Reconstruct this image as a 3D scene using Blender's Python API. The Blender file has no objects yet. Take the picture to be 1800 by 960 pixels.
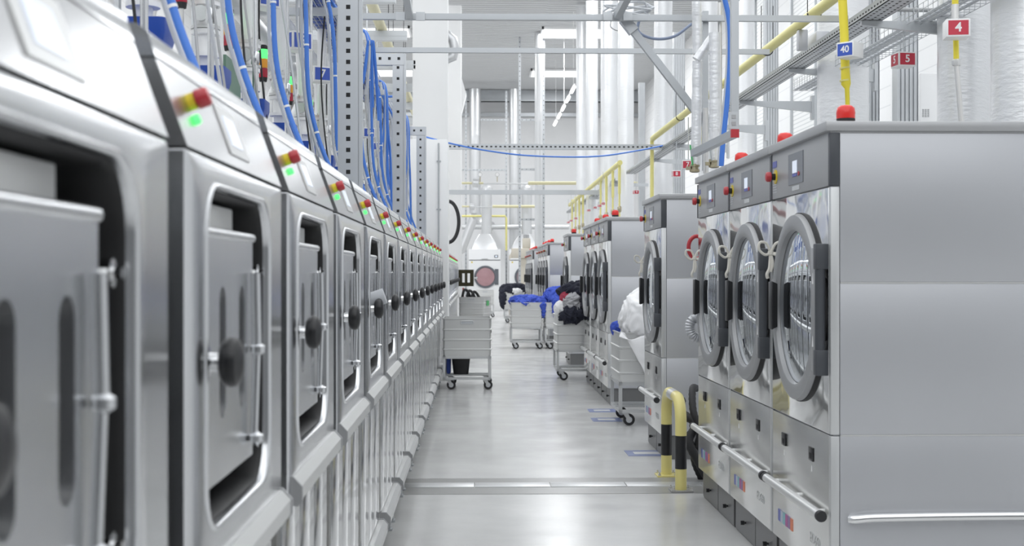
import bpy, bmesh, math, random
from mathutils import Vector, Matrix, noise
random.seed(7)
SC = bpy.context.scene
COL = SC.collection

# ---------------------------------------------------------------- camera, world, light, exposure
F = 2300.0; CAMZ = 1.45; YAW = math.atan(62 / F)
cam = bpy.data.cameras.new('camera'); cam.sensor_width = 36; cam.lens = F / 1800 * 36
cam.clip_start = 0.05; cam.clip_end = 300
cam.dof.use_dof = True; cam.dof.focus_distance = 9.0; cam.dof.aperture_fstop = 5.0
camo = bpy.data.objects.new('camera', cam); COL.objects.link(camo)
camo.location = (0, 0, CAMZ); camo.rotation_euler = (math.radians(90), 0, -YAW)
SC.camera = camo
SC.view_settings.view_transform = 'Standard'; SC.view_settings.look = 'None'
SC.view_settings.gamma = 1; SC.view_settings.use_curve_mapping = False
SC.view_settings.exposure = 0.25
W = bpy.data.worlds.new('world'); SC.world = W; W.use_nodes = True
W.node_tree.nodes['Background'].inputs[0].default_value = (0.955, 0.98, 1.0, 1)
W.node_tree.nodes['Background'].inputs[1].default_value = 1.5

def area(name, loc, sx, sy, power, rot=(0, 0, 0)):
    l = bpy.data.lights.new(name, 'AREA'); l.shape = 'RECTANGLE'; l.size = sx; l.size_y = sy; l.energy = power
    l.color = (0.97, 0.985, 1.0)
    o = bpy.data.objects.new(name, l); COL.objects.link(o); o.location = loc; o.rotation_euler = rot
    return o
# daylight coming down through the roof lights of the hall
for k, y in enumerate((25, 33, 41.9, 50.4)):
    area('skylight_glow', (3.2, y, 9.1), 2.4, 1.6, 235)
    area('skylight_glow', (-3.3, y, 9.1), 2.4, 1.6, 235)

def ray(u, v):
    a = (u - 900) / F; b = (480 - v) / F; c, s = math.cos(YAW), math.sin(YAW)
    return s + a * c, c - a * s, b
def P(u, v, Y):
    dx, dy, b = ray(u, v); return Vector((Y * dx / dy, Y, CAMZ + Y * b / dy))
def PX(u, v, X):
    dx, dy, b = ray(u, v); t = X / dx; return Vector((X, t * dy, CAMZ + t * b))

# ---------------------------------------------------------------- materials
MATS = {}
def mat(name, col, metal=0.0, rough=0.5, bump=None, emit=None, spec=None, aniso=0, vary=0.0, trans=0, alpha=None):
    m = bpy.data.materials.new(name); m.use_nodes = True
    nt = m.node_tree; b = nt.nodes['Principled BSDF']
    b.inputs['Base Color'].default_value = (*col, 1); b.inputs['Metallic'].default_value = metal
    b.inputs['Roughness'].default_value = rough
    if spec is not None: b.inputs['Specular IOR Level'].default_value = spec
    if trans: b.inputs['Transmission Weight'].default_value = trans
    if emit:
        b.inputs['Emission Color'].default_value = (*emit[0], 1); b.inputs['Emission Strength'].default_value = emit[1]
    tc = None
    if bump or vary:
        tc = nt.nodes.new('ShaderNodeTexCoord')
    if vary:
        n = nt.nodes.new('ShaderNodeTexNoise'); n.inputs['Scale'].default_value = 2.2; n.inputs['Detail'].default_value = 5
        nt.links.new(tc.outputs['Object'], n.inputs['Vector'])
        mx = nt.nodes.new('ShaderNodeMix'); mx.data_type = 'RGBA'
        mx.inputs['A'].default_value = (*[c * (1 - vary) for c in col], 1); mx.inputs['B'].default_value = (*[min(1, c * (1 + vary)) for c in col], 1)
        nt.links.new(n.outputs['Fac'], mx.inputs['Factor']); nt.links.new(mx.outputs['Result'], b.inputs['Base Color'])
    if bump:
        kind, scale, strength, dist = bump
        mp = nt.nodes.new('ShaderNodeMapping'); nt.links.new(tc.outputs['Object'], mp.inputs['Vector'])
        n = nt.nodes.new('ShaderNodeTexNoise'); n.inputs['Scale'].default_value = scale
        n.inputs['Detail'].default_value = 1.5 if kind == 'wavy' else 4
        if kind == 'brush_h': mp.inputs['Scale'].default_value = (1, .02, 60)
        if kind == 'brush_v': mp.inputs['Scale'].default_value = (60, 60, .03)
        if kind == 'foil': mp.inputs['Scale'].default_value = (1, 1, 2.5)
        nt.links.new(mp.outputs['Vector'], n.inputs['Vector'])
        bp = nt.nodes.new('ShaderNodeBump'); bp.inputs['Strength'].default_value = strength; bp.inputs['Distance'].default_value = dist
        nt.links.new(n.outputs['Fac'], bp.inputs['Height']); nt.links.new(bp.outputs['Normal'], b.inputs['Normal'])
    MATS[name] = m
    return m
STEEL = mat('stainless_steel', (.63, .64, .655), 1, .22, ('wavy', 2.4, .16, .02))
STEELP = mat('polished_steel', (.78, .785, .79), 1, .09, ('wavy', 3.2, .5, .02))
PLIN = mat('plinth_grey', (.17, .172, .175), .3, .4)
SERV = mat('service_panel_steel', (.80, .80, .79), 1, .24, ('wavy', 2.2, .15, .02))
BRUSH = mat('brushed_steel', (.72, .715, .70), 1, .38, ('brush_v', 6, .05, .002))
SLOPE = mat('control_slope_steel', (.50, .505, .515), 1, .27, ('wavy', 2.4, .12, .02))
PLATE = mat('door_plate_steel', (.80, .81, .825), 1, .26, ('wavy', 2.5, .3, .02))
LOWER = mat('access_panel_steel', (.80, .81, .82), 1, .13, ('wavy', 2.0, .45, .02))
GREYP = mat('grey_painted_panel', (.50, .51, .535), .45, .36, None, vary=.03)
FASC = mat('grey_fascia', (.40, .405, .415), .3, .4)
LID = mat('grey_lid', (.44, .445, .455), .4, .36)
CHAR = mat('charcoal_plastic', (.06, .065, .075), 0, .42)
RING = mat('door_ring_grey', (.37, .375, .385), .35, .38)
BLACK = mat('black_plastic', (.012, .012, .014), 0, .35)
CAV = mat('dark_cavity', (.006, .006, .007), 0, .55)
RUB = mat('black_rubber', (.02, .02, .022), 0, .6)
GALV = mat('galvanised_steel', (.56, .58, .60), .75, .42, None, vary=.16)
GALVD = mat('galvanised_rail', (.50, .52, .54), .7, .4, None, vary=.1)
ALU = mat('aluminium', (.68, .685, .68), .6, .38, ('brush_h', 4, .03, .002))
ALUF = mat('aluminium_frame', (.62, .63, .635), .7, .4)
FOIL = mat('insulation_foil', (.80, .81, .825), .5, .36, ('foil', 14, .4, .012))
FOILD = mat('spiral_duct_metal', (.66, .67, .68), .7, .36, ('foil', 9, .3, .012))
WHITE = mat('white_paint', (.88, .885, .89), 0, .5)
WHITEM = mat('white_machine_paint', (.84, .85, .86), 0, .35)
OFFW = mat('concrete_white', (.80, .805, .81), 0, .7, None, vary=.03)
SIGNW = mat('sign_white', (.85, .85, .85), 0, .4)
SIGNB = mat('sign_blue', (.05, .11, .50), 0, .4)
SIGNR = mat('sign_red', (.55, .04, .07), 0, .4)
RED = mat('red_plastic', (.46, .035, .045), 0, .3)
REDL = mat('red_beacon_lens', (.72, .035, .03), 0, .15)
YEL = mat('yellow_plastic', (.75, .58, .03), 0, .4)
GASY = mat('yellow_gas_pipe', (.78, .72, .27), 0, .4)
GASF = mat('yellow_gas_hose', (.85, .72, .06), 0, .45)
CREAM = mat('cream_pipe', (.66, .62, .40), 0, .45)
BOLY = mat('yellow_bollard_paint', (.80, .71, .27), 0, .32, None, vary=.06)
BLUE = mat('blue_hose', (.06, .20, .66), 0, .35)
BLUED = mat('dark_blue_hose', (.03, .10, .46), 0, .4)
BLUEV = mat('blue_valve_paint', (.01, .06, .36), 0, .4)
GREYH = mat('grey_hose', (.55, .57, .60), .1, .4)
GRNL = mat('green_light', (.05, .8, .15), 0, .3, emit=((.10, 1, .18), 1.1))
GRND = mat('green_light_edge', (.02, .45, .1), 0, .3, emit=((.02, .8, .1), .35))
AMB = mat('amber_lens', (.85, .36, .03), 0, .25)
REDS = mat('dark_red_lens', (.42, .015, .04), 0, .25)
GRNB = mat('green_enclosure', (.16, .27, .20), 0, .5)
SCR = mat('screen_white', (.75, .8, .9), 0, .25, emit=((.8, .87, 1), .25))
SCRD = mat('screen_frame', (.17, .18, .20), 0, .3)
TUBE = mat('lamp_tube', (1, 1, 1), 0, .4, emit=((1, 1, 1), 3.0))
BEIGE = mat('beige_machine_paint', (.62, .58, .50), 0, .5)
PINK = mat('pink_laundry', (.55, .30, .33), 0, .9)
LINEN = mat('linen_strap', (.70, .68, .62), 0, .9)
BRASS = mat('brass_valve', (.45, .40, .28), .8, .4)
CLNAVY = mat('navy_cloth', (.018, .02, .035), 0, .9)
CLCHAR = mat('charcoal_cloth', (.05, .05, .065), 0, .95)
CLBLUE = mat('blue_cloth', (.05, .095, .48), 0, .9)
CLGREY = mat('grey_cloth', (.42, .42, .44), 0, .95)
CLWHITE = mat('white_cloth', (.88, .88, .89), 0, .95)
CLRED = mat('dark_red_cloth', (.30, .03, .06), 0, .95)
DOORDARK = mat('smoked_door', (.045, .04, .02), .4, .25)
GREEN = mat('green_label', (.08, .45, .15), 0, .5)
FLOORBL = mat('blue_floor_mark', (.20, .24, .42), 0, .4)
FLOORWH = mat('white_floor_mark', (.62, .63, .64), 0, .4)
STK = [mat('sticker_%s' % n, c, 0, .4) for n, c in (('navy', (.10, .12, .42)), ('grey', (.45, .5, .6)), ('teal', (.2, .45, .5)), ('magenta', (.42, .08, .3)), ('purple', (.25, .15, .35)), ('orange', (.75, .2, .08)))]

def glass_mat():
    m = bpy.data.materials.new('door_glass'); m.use_nodes = True; nt = m.node_tree; nt.nodes.clear()
    out = nt.nodes.new('ShaderNodeOutputMaterial'); g = nt.nodes.new('ShaderNodeBsdfGlossy'); d = nt.nodes.new('ShaderNodeBsdfPrincipled')
    g.inputs['Roughness'].default_value = .02; g.inputs['Color'].default_value = (.86, .89, .92, 1)
    d.inputs['Base Color'].default_value = (.10, .11, .125, 1); d.inputs['Roughness'].default_value = .3
    lw = nt.nodes.new('ShaderNodeLayerWeight'); lw.inputs['Blend'].default_value = .55
    mr = nt.nodes.new('ShaderNodeMapRange'); mr.inputs['To Min'].default_value = .6; mr.inputs['To Max'].default_value = .97
    mx = nt.nodes.new('ShaderNodeMixShader')
    nt.links.new(lw.outputs['Facing'], mr.inputs['Value']); nt.links.new(mr.outputs['Result'], mx.inputs['Fac'])
    nt.links.new(d.outputs[0], mx.inputs[1]); nt.links.new(g.outputs[0], mx.inputs[2]); nt.links.new(mx.outputs[0], out.inputs[0])
    return m
GLASS = glass_mat()

def floor_mat():
    m = mat('polished_concrete', (.5, .5, .49), 0, .2); nt = m.node_tree; b = nt.nodes['Principled BSDF']
    tc = nt.nodes.new('ShaderNodeTexCoord')
    n = nt.nodes.new('ShaderNodeTexNoise'); n.inputs['Scale'].default_value = .8; n.inputs['Detail'].default_value = 8; n.inputs['Roughness'].default_value = .62
    nt.links.new(tc.outputs['Object'], n.inputs['Vector'])
    cr = nt.nodes.new('ShaderNodeValToRGB'); cr.color_ramp.elements[0].position = .3; cr.color_ramp.elements[1].position = .75
    cr.color_ramp.elements[0].color = (.54, .54, .535, 1); cr.color_ramp.elements[1].color = (.68, .68, .675, 1)
    nt.links.new(n.outputs['Fac'], cr.inputs['Fac']); nt.links.new(cr.outputs['Color'], b.inputs['Base Color'])
    n2 = nt.nodes.new('ShaderNodeTexNoise'); n2.inputs['Scale'].default_value = 2.5; n2.inputs['Detail'].default_value = 6
    nt.links.new(tc.outputs['Object'], n2.inputs['Vector'])
    mr = nt.nodes.new('ShaderNodeMapRange'); mr.inputs['To Min'].default_value = .10; mr.inputs['To Max'].default_value = .30
    nt.links.new(n2.outputs['Fac'], mr.inputs['Value']); nt.links.new(mr.outputs['Result'], b.inputs['Roughness'])
    bp = nt.nodes.new('ShaderNodeBump'); bp.inputs['Strength'].default_value = .06; bp.inputs['Distance'].default_value = .01
    nt.links.new(n2.outputs['Fac'], bp.inputs['Height']); nt.links.new(bp.outputs['Normal'], b.inputs['Normal'])
    b.inputs['Specular IOR Level'].default_value = .6
    return m
FLOOR = floor_mat()
def stripes(name, col, dark, axis, per, frac, rough=.6):
    m = mat(name, col, 0, rough); nt = m.node_tree; b = nt.nodes['Principled BSDF']
    tc = nt.nodes.new('ShaderNodeTexCoord'); sp = nt.nodes.new('ShaderNodeSeparateXYZ'); nt.links.new(tc.outputs['Object'], sp.inputs[0])
    mod = nt.nodes.new('ShaderNodeMath'); mod.operation = 'FLOORED_MODULO'; mod.inputs[1].default_value = per
    nt.links.new(sp.outputs[axis], mod.inputs[0])
    lt = nt.nodes.new('ShaderNodeMath'); lt.operation = 'LESS_THAN'; lt.inputs[1].default_value = per * frac
    nt.links.new(mod.outputs[0], lt.inputs[0])
    mx = nt.nodes.new('ShaderNodeMix'); mx.data_type = 'RGBA'; mx.inputs['A'].default_value = (*col, 1); mx.inputs['B'].default_value = (*dark, 1)
    nt.links.new(lt.outputs[0], mx.inputs['Factor']); nt.links.new(mx.outputs['Result'], b.inputs['Base Color'])
    return m
SIDING = stripes('wall_cladding', (.84, .845, .85), (.70, .71, .72), 2, .33, .05)
BLIND = stripes('window_blind', (.82, .83, .83), (.60, .62, .63), 2, .09, .25)

# ---------------------------------------------------------------- mesh helpers
class MB:
    def __init__(s): s.bm = bmesh.new(); s.mi = 0
    def m(s, i): s.mi = i; return s
    def face(s, vs):
        try:
            f = s.bm.faces.new(vs); f.material_index = s.mi; return f
        except ValueError: return None
    def box(s, x0, x1, y0, y1, z0, z1, bev=0):
        bm2 = bmesh.new() if bev else s.bm
        v = [bm2.verts.new((x, y, z)) for x in (x0, x1) for y in (y0, y1) for z in (z0, z1)]
        fs = [(0, 1, 3, 2), (4, 6, 7, 5), (0, 4, 5, 1), (2, 3, 7, 6), (0, 2, 6, 4), (1, 5, 7, 3)]
        for f in fs:
            ff = bm2.faces.new([v[i] for i in f]); ff.material_index = s.mi
        if bev:
            bmesh.ops.bevel(bm2, geom=list(bm2.edges), offset=bev, segments=2, affect='EDGES', profile=.5)
            for ff in bm2.faces: ff.material_index = s.mi
            s.merge(bm2)
        return s
    def merge(s, bm2, M=None):
        mp = {}
        for v in bm2.verts: mp[v] = s.bm.verts.new(M @ v.co if M else v.co)
        for f in bm2.faces:
            ff = s.face([mp[v] for v in f.verts])
            if ff: ff.smooth = f.smooth
        bm2.free()
    def loops(s, ls, cap0=False, cap1=False, smooth=False, closed=True):
        rows = [[s.bm.verts.new(p) for p in l] for l in ls]
        for a, b in zip(rows, rows[1:]):
            n = len(a)
            for i in range(n if closed else n - 1):
                f = s.face([a[i], a[(i + 1) % n], b[(i + 1) % n], b[i]])
                if f and smooth: f.smooth = True
        if cap0: s.face(rows[0][::-1])
        if cap1: s.face(rows[-1])
        return s
    def prof(s, pts, y0, y1, smooth=False):          # polygon (x,z) extruded along y
        return s.loops([[(x, y0, z) for x, z in pts], [(x, y1, z) for x, z in pts]], True, True, smooth)
    def tube(s, path, r, n=8, cap=True, smooth=True):
        path = [Vector(p) for p in path]; ls = []
        t0 = (path[1] - path[0]).normalized()
        up = Vector((0, 0, 1)) if abs(t0.z) < .9 else Vector((1, 0, 0))
        side = t0.cross(up).normalized()
        for i, p in enumerate(path):
            t = (path[min(i + 1, len(path) - 1)] - path[max(i - 1, 0)]).normalized()
            side = (side - t * side.dot(t)).normalized(); nn = t.cross(side)
            rr = r[i] if isinstance(r, (list, tuple)) else r
            ls.append([p + (side * math.cos(a) + nn * math.sin(a)) * rr for a in [2 * math.pi * k / n for k in range(n)]])
        return s.loops(ls, cap, cap, smooth)
    def bar(s, a, b, w, h=None):                       # rectangular bar between two points
        a, b = Vector(a), Vector(b); h = h or w
        t = (b - a).normalized(); up = Vector((0, 0, 1)) if abs(t.z) < .9 else Vector((0, 1, 0))
        sd = t.cross(up).normalized(); up = sd.cross(t)
        q = [(-1, -1), (1, -1), (1, 1), (-1, 1)]
        return s.loops([[p + sd * i * w / 2 + up * j * h / 2 for i, j in q] for p in (a, b)], True, True)
    def lathe(s, prof, c, axis='z', n=24, smooth=True, cap0=True, cap1=True):   # prof: (radius, along axis)
        ls = []
        for r, h in prof:
            l = []
            for k in range(n):
                a = 2 * math.pi * k / n; p, q = r * math.cos(a), r * math.sin(a)
                l.append({'z': (c[0] + p, c[1] + q, c[2] + h), 'x': (c[0] + h, c[1] + p, c[2] + q), 'y': (c[0] + p, c[1] + h, c[2] + q)}[axis])
            ls.append(l)
        return s.loops(ls, cap0, cap1, smooth)
    def build(s, name, mats, parent=None, loc=None, sharp=True):
        bmesh.ops.recalc_face_normals(s.bm, faces=list(s.bm.faces))
        me = bpy.data.meshes.new(name); s.bm.to_mesh(me); s.bm.free()
        for m in (mats if isinstance(mats, (list, tuple)) else [mats]): me.materials.append(m)
        o = bpy.data.objects.new(name, me); COL.objects.link(o)
        if parent: o.parent = parent
        if loc is not None: o.location = loc
        if sharp:
            try: me.set_sharp_from_angle(angle=math.radians(42))
            except Exception: pass
        return o
def cr(pts, n=8):
    pts = [Vector(p) for p in pts]; out = []
    q = [pts[0] * 2 - pts[1]] + pts + [pts[-1] * 2 - pts[-2]]
    for i in range(1, len(q) - 2):
        a, b, c, d = q[i - 1:i + 3]
        for k in range(n):
            t = k / n
            out.append(.5 * ((2 * b) + (c - a) * t + (2 * a - 5 * b + 4 * c - d) * t * t + (3 * b - a - 3 * c + d) * t ** 3))
    out.append(pts[-1]); return out
def rr(w, h, r, n=6):
    out = []
    for cx, cy, a0 in ((w / 2 - r, h / 2 - r, 0), (-w / 2 + r, h / 2 - r, 90), (-w / 2 + r, -h / 2 + r, 180), (w / 2 - r, -h / 2 + r, 270)):
        for k in range(n + 1):
            a = math.radians(a0 + 90 * k / n); out.append((cx + r * math.cos(a), cy + r * math.sin(a)))
    return out
def rl(x, cy, cz, w, h, r, n=6): return [(x, cy + p, cz + q) for p, q in rr(w, h, r, n)]
def empty(name, label, cat, loc=(0, 0, 0), rotz=0, group=None):
    o = bpy.data.objects.new(name, None); COL.objects.link(o); o.empty_display_size = .1
    o.location = loc; o.rotation_euler = (0, 0, rotz); return tag(o, label, cat, group)
def tag(o, label, cat, group=None, kind=None):
    o['label'] = label; o['category'] = cat
    if group: o['group'] = group
    if kind: o['kind'] = kind
    return o
def struct(o): o['kind'] = 'structure'; return o
KIDS = {}
def copy_tree(o, parent=None):
    c = o.copy(); COL.objects.link(c)
    if parent: c.parent = parent
    for ch in list(o.children): copy_tree(ch, c)
    return c
def text(s, size, m, parent, loc, rot, name='number', ext=.001, off=.0):
    c = bpy.data.curves.new(name, 'FONT'); c.body = s; c.size = size; c.align_x = 'CENTER'; c.align_y = 'CENTER'; c.extrude = ext; c.offset = off
    c.materials.append(m); t = bpy.data.objects.new(name, c); COL.objects.link(t)
    me = bpy.data.meshes.new_from_object(t.evaluated_get(bpy.context.evaluated_depsgraph_get())); bpy.data.objects.remove(t); bpy.data.curves.remove(c)
    me.name = name; o = bpy.data.objects.new(name, me); COL.objects.link(o); o.parent = parent; o.location = loc; o.rotation_euler = rot
    return o
ORD = ['first', 'second', 'third', 'fourth', 'fifth', 'sixth', 'seventh', 'eighth', 'ninth', 'tenth', 'eleventh', 'twelfth', 'thirteenth', 'fourteenth', 'fifteenth', 'sixteenth', 'seventeenth', 'eighteenth']

# ================================================================ THE SETTING
b = MB(); b.box(-8, 7, -9, 57, -.2, 0); struct(b.build('floor', FLOOR))
b = MB(); b.box(-8.2, 7.2, 56.6, 56.9, 0, 9.6); struct(b.build('wall_back', OFFW))
b = MB(); b.box(-8.2, 7.2, -4.3, -4, 0, 4.6); struct(b.build('wall_shade_blocker', mat('grey_shade_blocker', (.20, .205, .21), 0, .7)))  # unseen low wall added behind the camera so machine reflections darken toward the floor
b = MB(); b.box(7, 7.2, -9, 57, 0, 9.6); struct(b.build('wall_right', SIDING))
b = MB(); b.box(-8.2, -8, -9, 57, 0, 9.6); struct(b.build('wall_left', SIDING))
# trapezoidal deck with openings for the roof lights
RIB = .30
SKY = [(y - .85, y + .85) for y in (25, 33, 41.9, 50.4)]
def deck(b, x0, x1, y0, y1):
    y = y0; row = []
    while y < y1 - 1e-6:
        for dy, z in ((0, 9.2), (.12, 9.2), (.16, 9.26), (.26, 9.26)):
            row.append((min(y + dy, y1), z))
        y += RIB
    row.append((y1, 9.2))
    b.loops([[(x0, yy, z) for yy, z in row], [(x1, yy, z) for yy, z in row]], closed=False)
b = MB()
for x0, x1, hole in ((-8, -4.6, 0), (-4.6, -2.1, 1), (-2.1, 2.05, 0), (2.05, 4.5, 1), (4.5, 7, 0)):
    if not hole: deck(b, x0, x1, 20, 56.6)
    else:
        y = 20
        for a, c in SKY + [(56.6, 57)]:
            deck(b, x0, x1, y, a); y = c
CEILM = mat('ceiling_deck', (.60, .61, .62), 0, .55)
struct(b.build('ceiling', CEILM))
n = 0
for y0, y1 in SKY:
    for x0, x1 in ((-4.6, -2.1), (2.05, 4.5)):
        n += 1; b = MB()
        for a in ((x0, x0 + .06, y0, y1), (x1 - .06, x1, y0, y1), (x0, x1, y0, y0 + .06), (x0, x1, y1 - .06, y1)): b.box(*a, 9.12, 9.6)
        w = struct(b.build('window_%d' % n, WHITE))
        b = MB(); b.box(x0, x1, y0, y1, 9.6, 9.62)
        b.build('glazing', mat('skylight_dome', (1, 1, 1), 0, .5, emit=((1, 1, 1), 1.6)) if n == 1 else MATS['skylight_dome'], w)
b = MB(); b.box(-8, 7, 55.2, 55.5, 8.7, 9.18).box(-8, 7, 55.1, 55.6, 8.7, 8.76).box(-8, 7, 56.3, 56.5, 8.2, 8.35)
struct(b.build('ceiling_beam', GALVD))
# the tall white pillars at the near side of the hall's second bay
pA = P(725, 0, 22); pB = P(787, 0, 22)
b = MB(); b.box(pA.x, pB.x, 22, 22.6, 0, 7.6, .02); struct(b.build('pillar_wall', OFFW))
pA = P(786, 0, 33); pB = P(811, 0, 33)
b = MB(); b.box(pA.x - .3, pB.x, 33, 33.9, 0, 8.2, .02); b.prof([(pB.x, 6.4), (pB.x + .12, 6.0), (pB.x, 5.5)], 33.1, 33.8)
struct(b.build('pillar_concrete', OFFW))
# windows with blinds in the right wall
for k, (y0, y1, z0, z1) in enumerate(((24.5, 28.5, 4.2, 8.2), (30.5, 34, 4.2, 8.2), (15.6, 18.5, 3.5, 7.6))):
    b = MB(); b.box(6.93, 7.0, y0, y1, z0, z1); w = struct(b.build('window_%d' % (9 + k), BLIND))
    b = MB()
    for a in ((y0 - .08, y0, z0 - .08, z1 + .08), (y1, y1 + .08, z0 - .08, z1 + .08), (y0, y1, z0 - .08, z0), (y0, y1, z1, z1 + .08), ((y0 + y1) / 2 - .03, (y0 + y1) / 2 + .03, z0, z1)):
        b.box(6.88, 7.0, *a)
    b.build('window_frame', GALVD, w)

# ================================================================ WASHERS (left row)
WW, WP, WY0, WX = .98, 1.105, .945, -.45
def make_washer():
    r = empty('washer', '', 'washing machine')
    yc = WW / 2
    b = MB(); b.prof([(-.14, .22), (-.03, .22), (-.03, .88), (-.14, .88), (-.14, 1.835), (-1.15, 1.835), (-1.15, .22)], 0, WW)
    b.build('body', BRUSH, r)
    oc, oz, ow, oh, orr = .465, 1.305, .67, .60, .10
    b = MB(); L = lambda x, g: rl(x, yc, 1.2625, WW - 2 * g, .765 - 2 * g, .004 + g)
    b.loops([L(-.14, 0), L(-.006, 0), L(0, .006), rl(0, oc, oz, ow, oh, orr)])
    b.build('front_panel', STEEL, r)
    O = lambda x, g: rl(x, oc, oz, ow - 2 * g, oh - 2 * g, orr - g * .6)
    b = MB(); b.loops([O(-.002, -.003), O(.003, -.001), O(.005, .003), O(.003, .007), O(-.004, .010), O(-.03, .011)], smooth=True)
    d = b.build('door_frame', STEEL, r)
    b = MB(); b.loops([O(-.02, .008), O(-.012, .012), O(-.022, .018), O(-.11, .019)], cap1=True, smooth=True)
    b.build('gasket', CAV, d)
    # inner panel behind the door, then the bent door plate with two slots
    b = MB(); b.box(-.05, -.042, .16, .60, 1.05, 1.578, .003); b.build('inner_panel', ALU, r)
    b = MB()
    y0, y1, z0, z1 = .165, .672, 1.075, 1.527
    xs = [y0, .325, .385, .52, .58, y1]
    sz0, sz1 = 1.185, 1.425
    def slab(ya, yb, za, zb): b.box(-.035, -.014, ya, yb, za, zb)
    slab(y0, xs[1], z0, z1); slab(xs[2], xs[3], z0, z1); slab(xs[4], y1, z0, z1)
    for ya, yb in ((xs[1], xs[2]), (xs[3], xs[4])):
        m_ = (ya + yb) / 2; rad = (yb - ya) / 2
        for top in (0, 1):
            zc = sz1 - rad if top else sz0 + rad; ze = z1 if top else z0; sg = 1 if top else -1
            pts = [(ya, ze), (yb, ze)] + [(m_ + rad * math.cos(a), zc + sg * rad * math.sin(a)) for a in [math.pi * k / 10 for k in range(11)]]
            b.loops([[(x, p, q) for p, q in pts] for x in (-.035, -.014)], True, True)
    b.box(-.036, -.014, y1 - .012, y1, z0, z1); b.box(-.036, -.014, y0, y1, z1 - .012, z1).tube([(-.017, y0, z1 - .006), (-.017, y1, z1 - .006)], .010, 10)
    door = b.build('door', PLATE, r)
    b = MB()
    for ya in (xs[1], xs[3]): b.box(-.041, -.037, ya - .02, ya + .10, 1.15, 1.45)
    b.build('slot_backing', CAV, door)
    # plunger handle
    b = MB(); b.lathe([(.026, -.014), (.028, -.002), (.016, .0), (.015, .022)], (0, .165, 1.30), 'x', 20)
    h = b.build('handle_shaft', STEELP, r)
    b = MB(); b.lathe([(.018, .018), (.030, .020), (.040, .028), (.043, .038), (.040, .048), (.028, .055), (.010, .058)], (0, .165, 1.30), 'x', 24)
    b.build('knob', BLACK, h)
    # toggle rod on the plate edge and two clamps in the dark gap
    b = MB(); b.tube([(.0, .625, 1.45), (.002, .630, 1.30)], .010, 10).tube([(.002, .630, 1.29), (-.002, .620, 1.12)], .008, 10)
    b.lathe([(.004, -.014), (.016, -.006), (.016, .006), (.004, .014)], (.004, .630, 1.295), 'z', 10).lathe([(.004, -.014), (.016, -.006), (.016, .006), (.004, .014)], (.002, .620, 1.115), 'z', 10)
    b.build('latch_rod', STEEL, r)
    for z in (1.45, 1.10):
        b = MB(); b.tube([(-.03, .66, z), (-.02, .755, z)], .008, 8)
        b.lathe([(.019, -.05), (.019, -.03), (.013, -.028), (.013, -.012), (.019, -.01), (.019, .008), (.008, .010), (.008, .02)], (-.022, .74, z), 'x', 12)
        b.build('clamp', STEELP, r)
    # sloped control panel and top trim
    sl = [(0, 1.648), (-.05, 1.785), (-.14, 1.785), (-.14, 1.648)]
    b = MB(); b.prof(sl, 0, WW); b.build('control_panel', SLOPE, r)
    b = MB(); b.prof([(-.05, 1.788), (-.062, 1.826), (-.08, 1.84), (-.16, 1.84), (-.16, 1.788)], 0, WW); b.build('top_trim', STEEL, r)
    M = Matrix(((0, -.05 / .146, .137 / .146), (1, 0, 0), (0, .137 / .146, .05 / .146)))   # panel axes: y, up, outward
    def SP(y, t, o): return Vector((-.05 * t / .146, y, 1.648 + .137 * t / .146)) + Vector((.137, 0, .05)) / .146 * o
    def quadbox(name, y0, y1, t0, t1, o0, o1, m, par):
        b = MB(); b.loops([[SP(y, t, o) for y, t in ((y0, t0), (y1, t0), (y1, t1), (y0, t1))] for o in (o0, o1)], True, True); return b.build(name, m, par)
    d = quadbox('display_frame', .40, .60, .025, .125, 0, .003, ALU, r)
    quadbox('display', .44, .55, .045, .105, .003, .005, SCR, d)
    def stud(name, y, t, prof, m, par):
        b = MB(); c = SP(y, t, 0); e = Vector((.137, 0, .05)) / .146
        path = [c + e * h for _, h in prof]; b.tube(path, [rr_ for rr_, _ in prof], 16); return b.build(name, m, par)
    e = stud('emergency_stop', .15, .092, [(.015, 0), (.015, .011), (.012, .013), (.012, .014)], YEL, r)
    stud('stop_button', .15, .092, [(.011, .013), (.016, .014), (.017, .018), (.017, .032), (.014, .037), (.006, .038)], RED, e)
    stud('pilot_lamp', .145, .060, [(.009, 0), (.009, .006), (.007, .010), (.003, .011)], GRNL, r)
    # bumper rails, lower access panels, legs
    for nm, za, zb, xo in (('upper_bumper', .89, .955, .026), ('lower_bumper', .195, .262, .022)):
        b = MB(); b.prof([(-.03, za), (xo - .01, za), (xo, za + .01), (xo, zb - .022), (xo - .02, zb), (-.03, zb)], .03, WW - .03)
        p = b.build(nm, ALU, r)
        for ya, yb in ((.016, .03), (WW - .03, WW - .016)):
            b = MB(); b.prof([(-.03, za - .003), (xo - .008, za - .003), (xo + .003, za + .01), (xo + .003, zb - .022), (xo - .02, zb + .003), (-.03, zb + .003)], ya, yb)
            b.build('end_cap', FASC, p)
    for ya, yb in ((.02, .335), (.34, .64), (.645, .96)):
        b = MB(); b.box(-.03, -.020, ya, yb, .27, .875, .003); b.build('access_panel', LOWER, r)
    for x in (-.035, -1.08):
        for y in (.05, .90):
            b = MB(); b.box(x - .05, x, y, y + .05, .012, .22).box(x - .06, x + .01, y - .008, y + .058, 0, .012); b.build('leg', GALV, r)
    return r
wash = make_washer()
def place_washer(i, y, lab, grp, first=False):
    o = wash if first else copy_tree(wash)
    o.location = (WX, y, 0); tag(o, lab, 'washing machine', grp); return o
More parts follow.
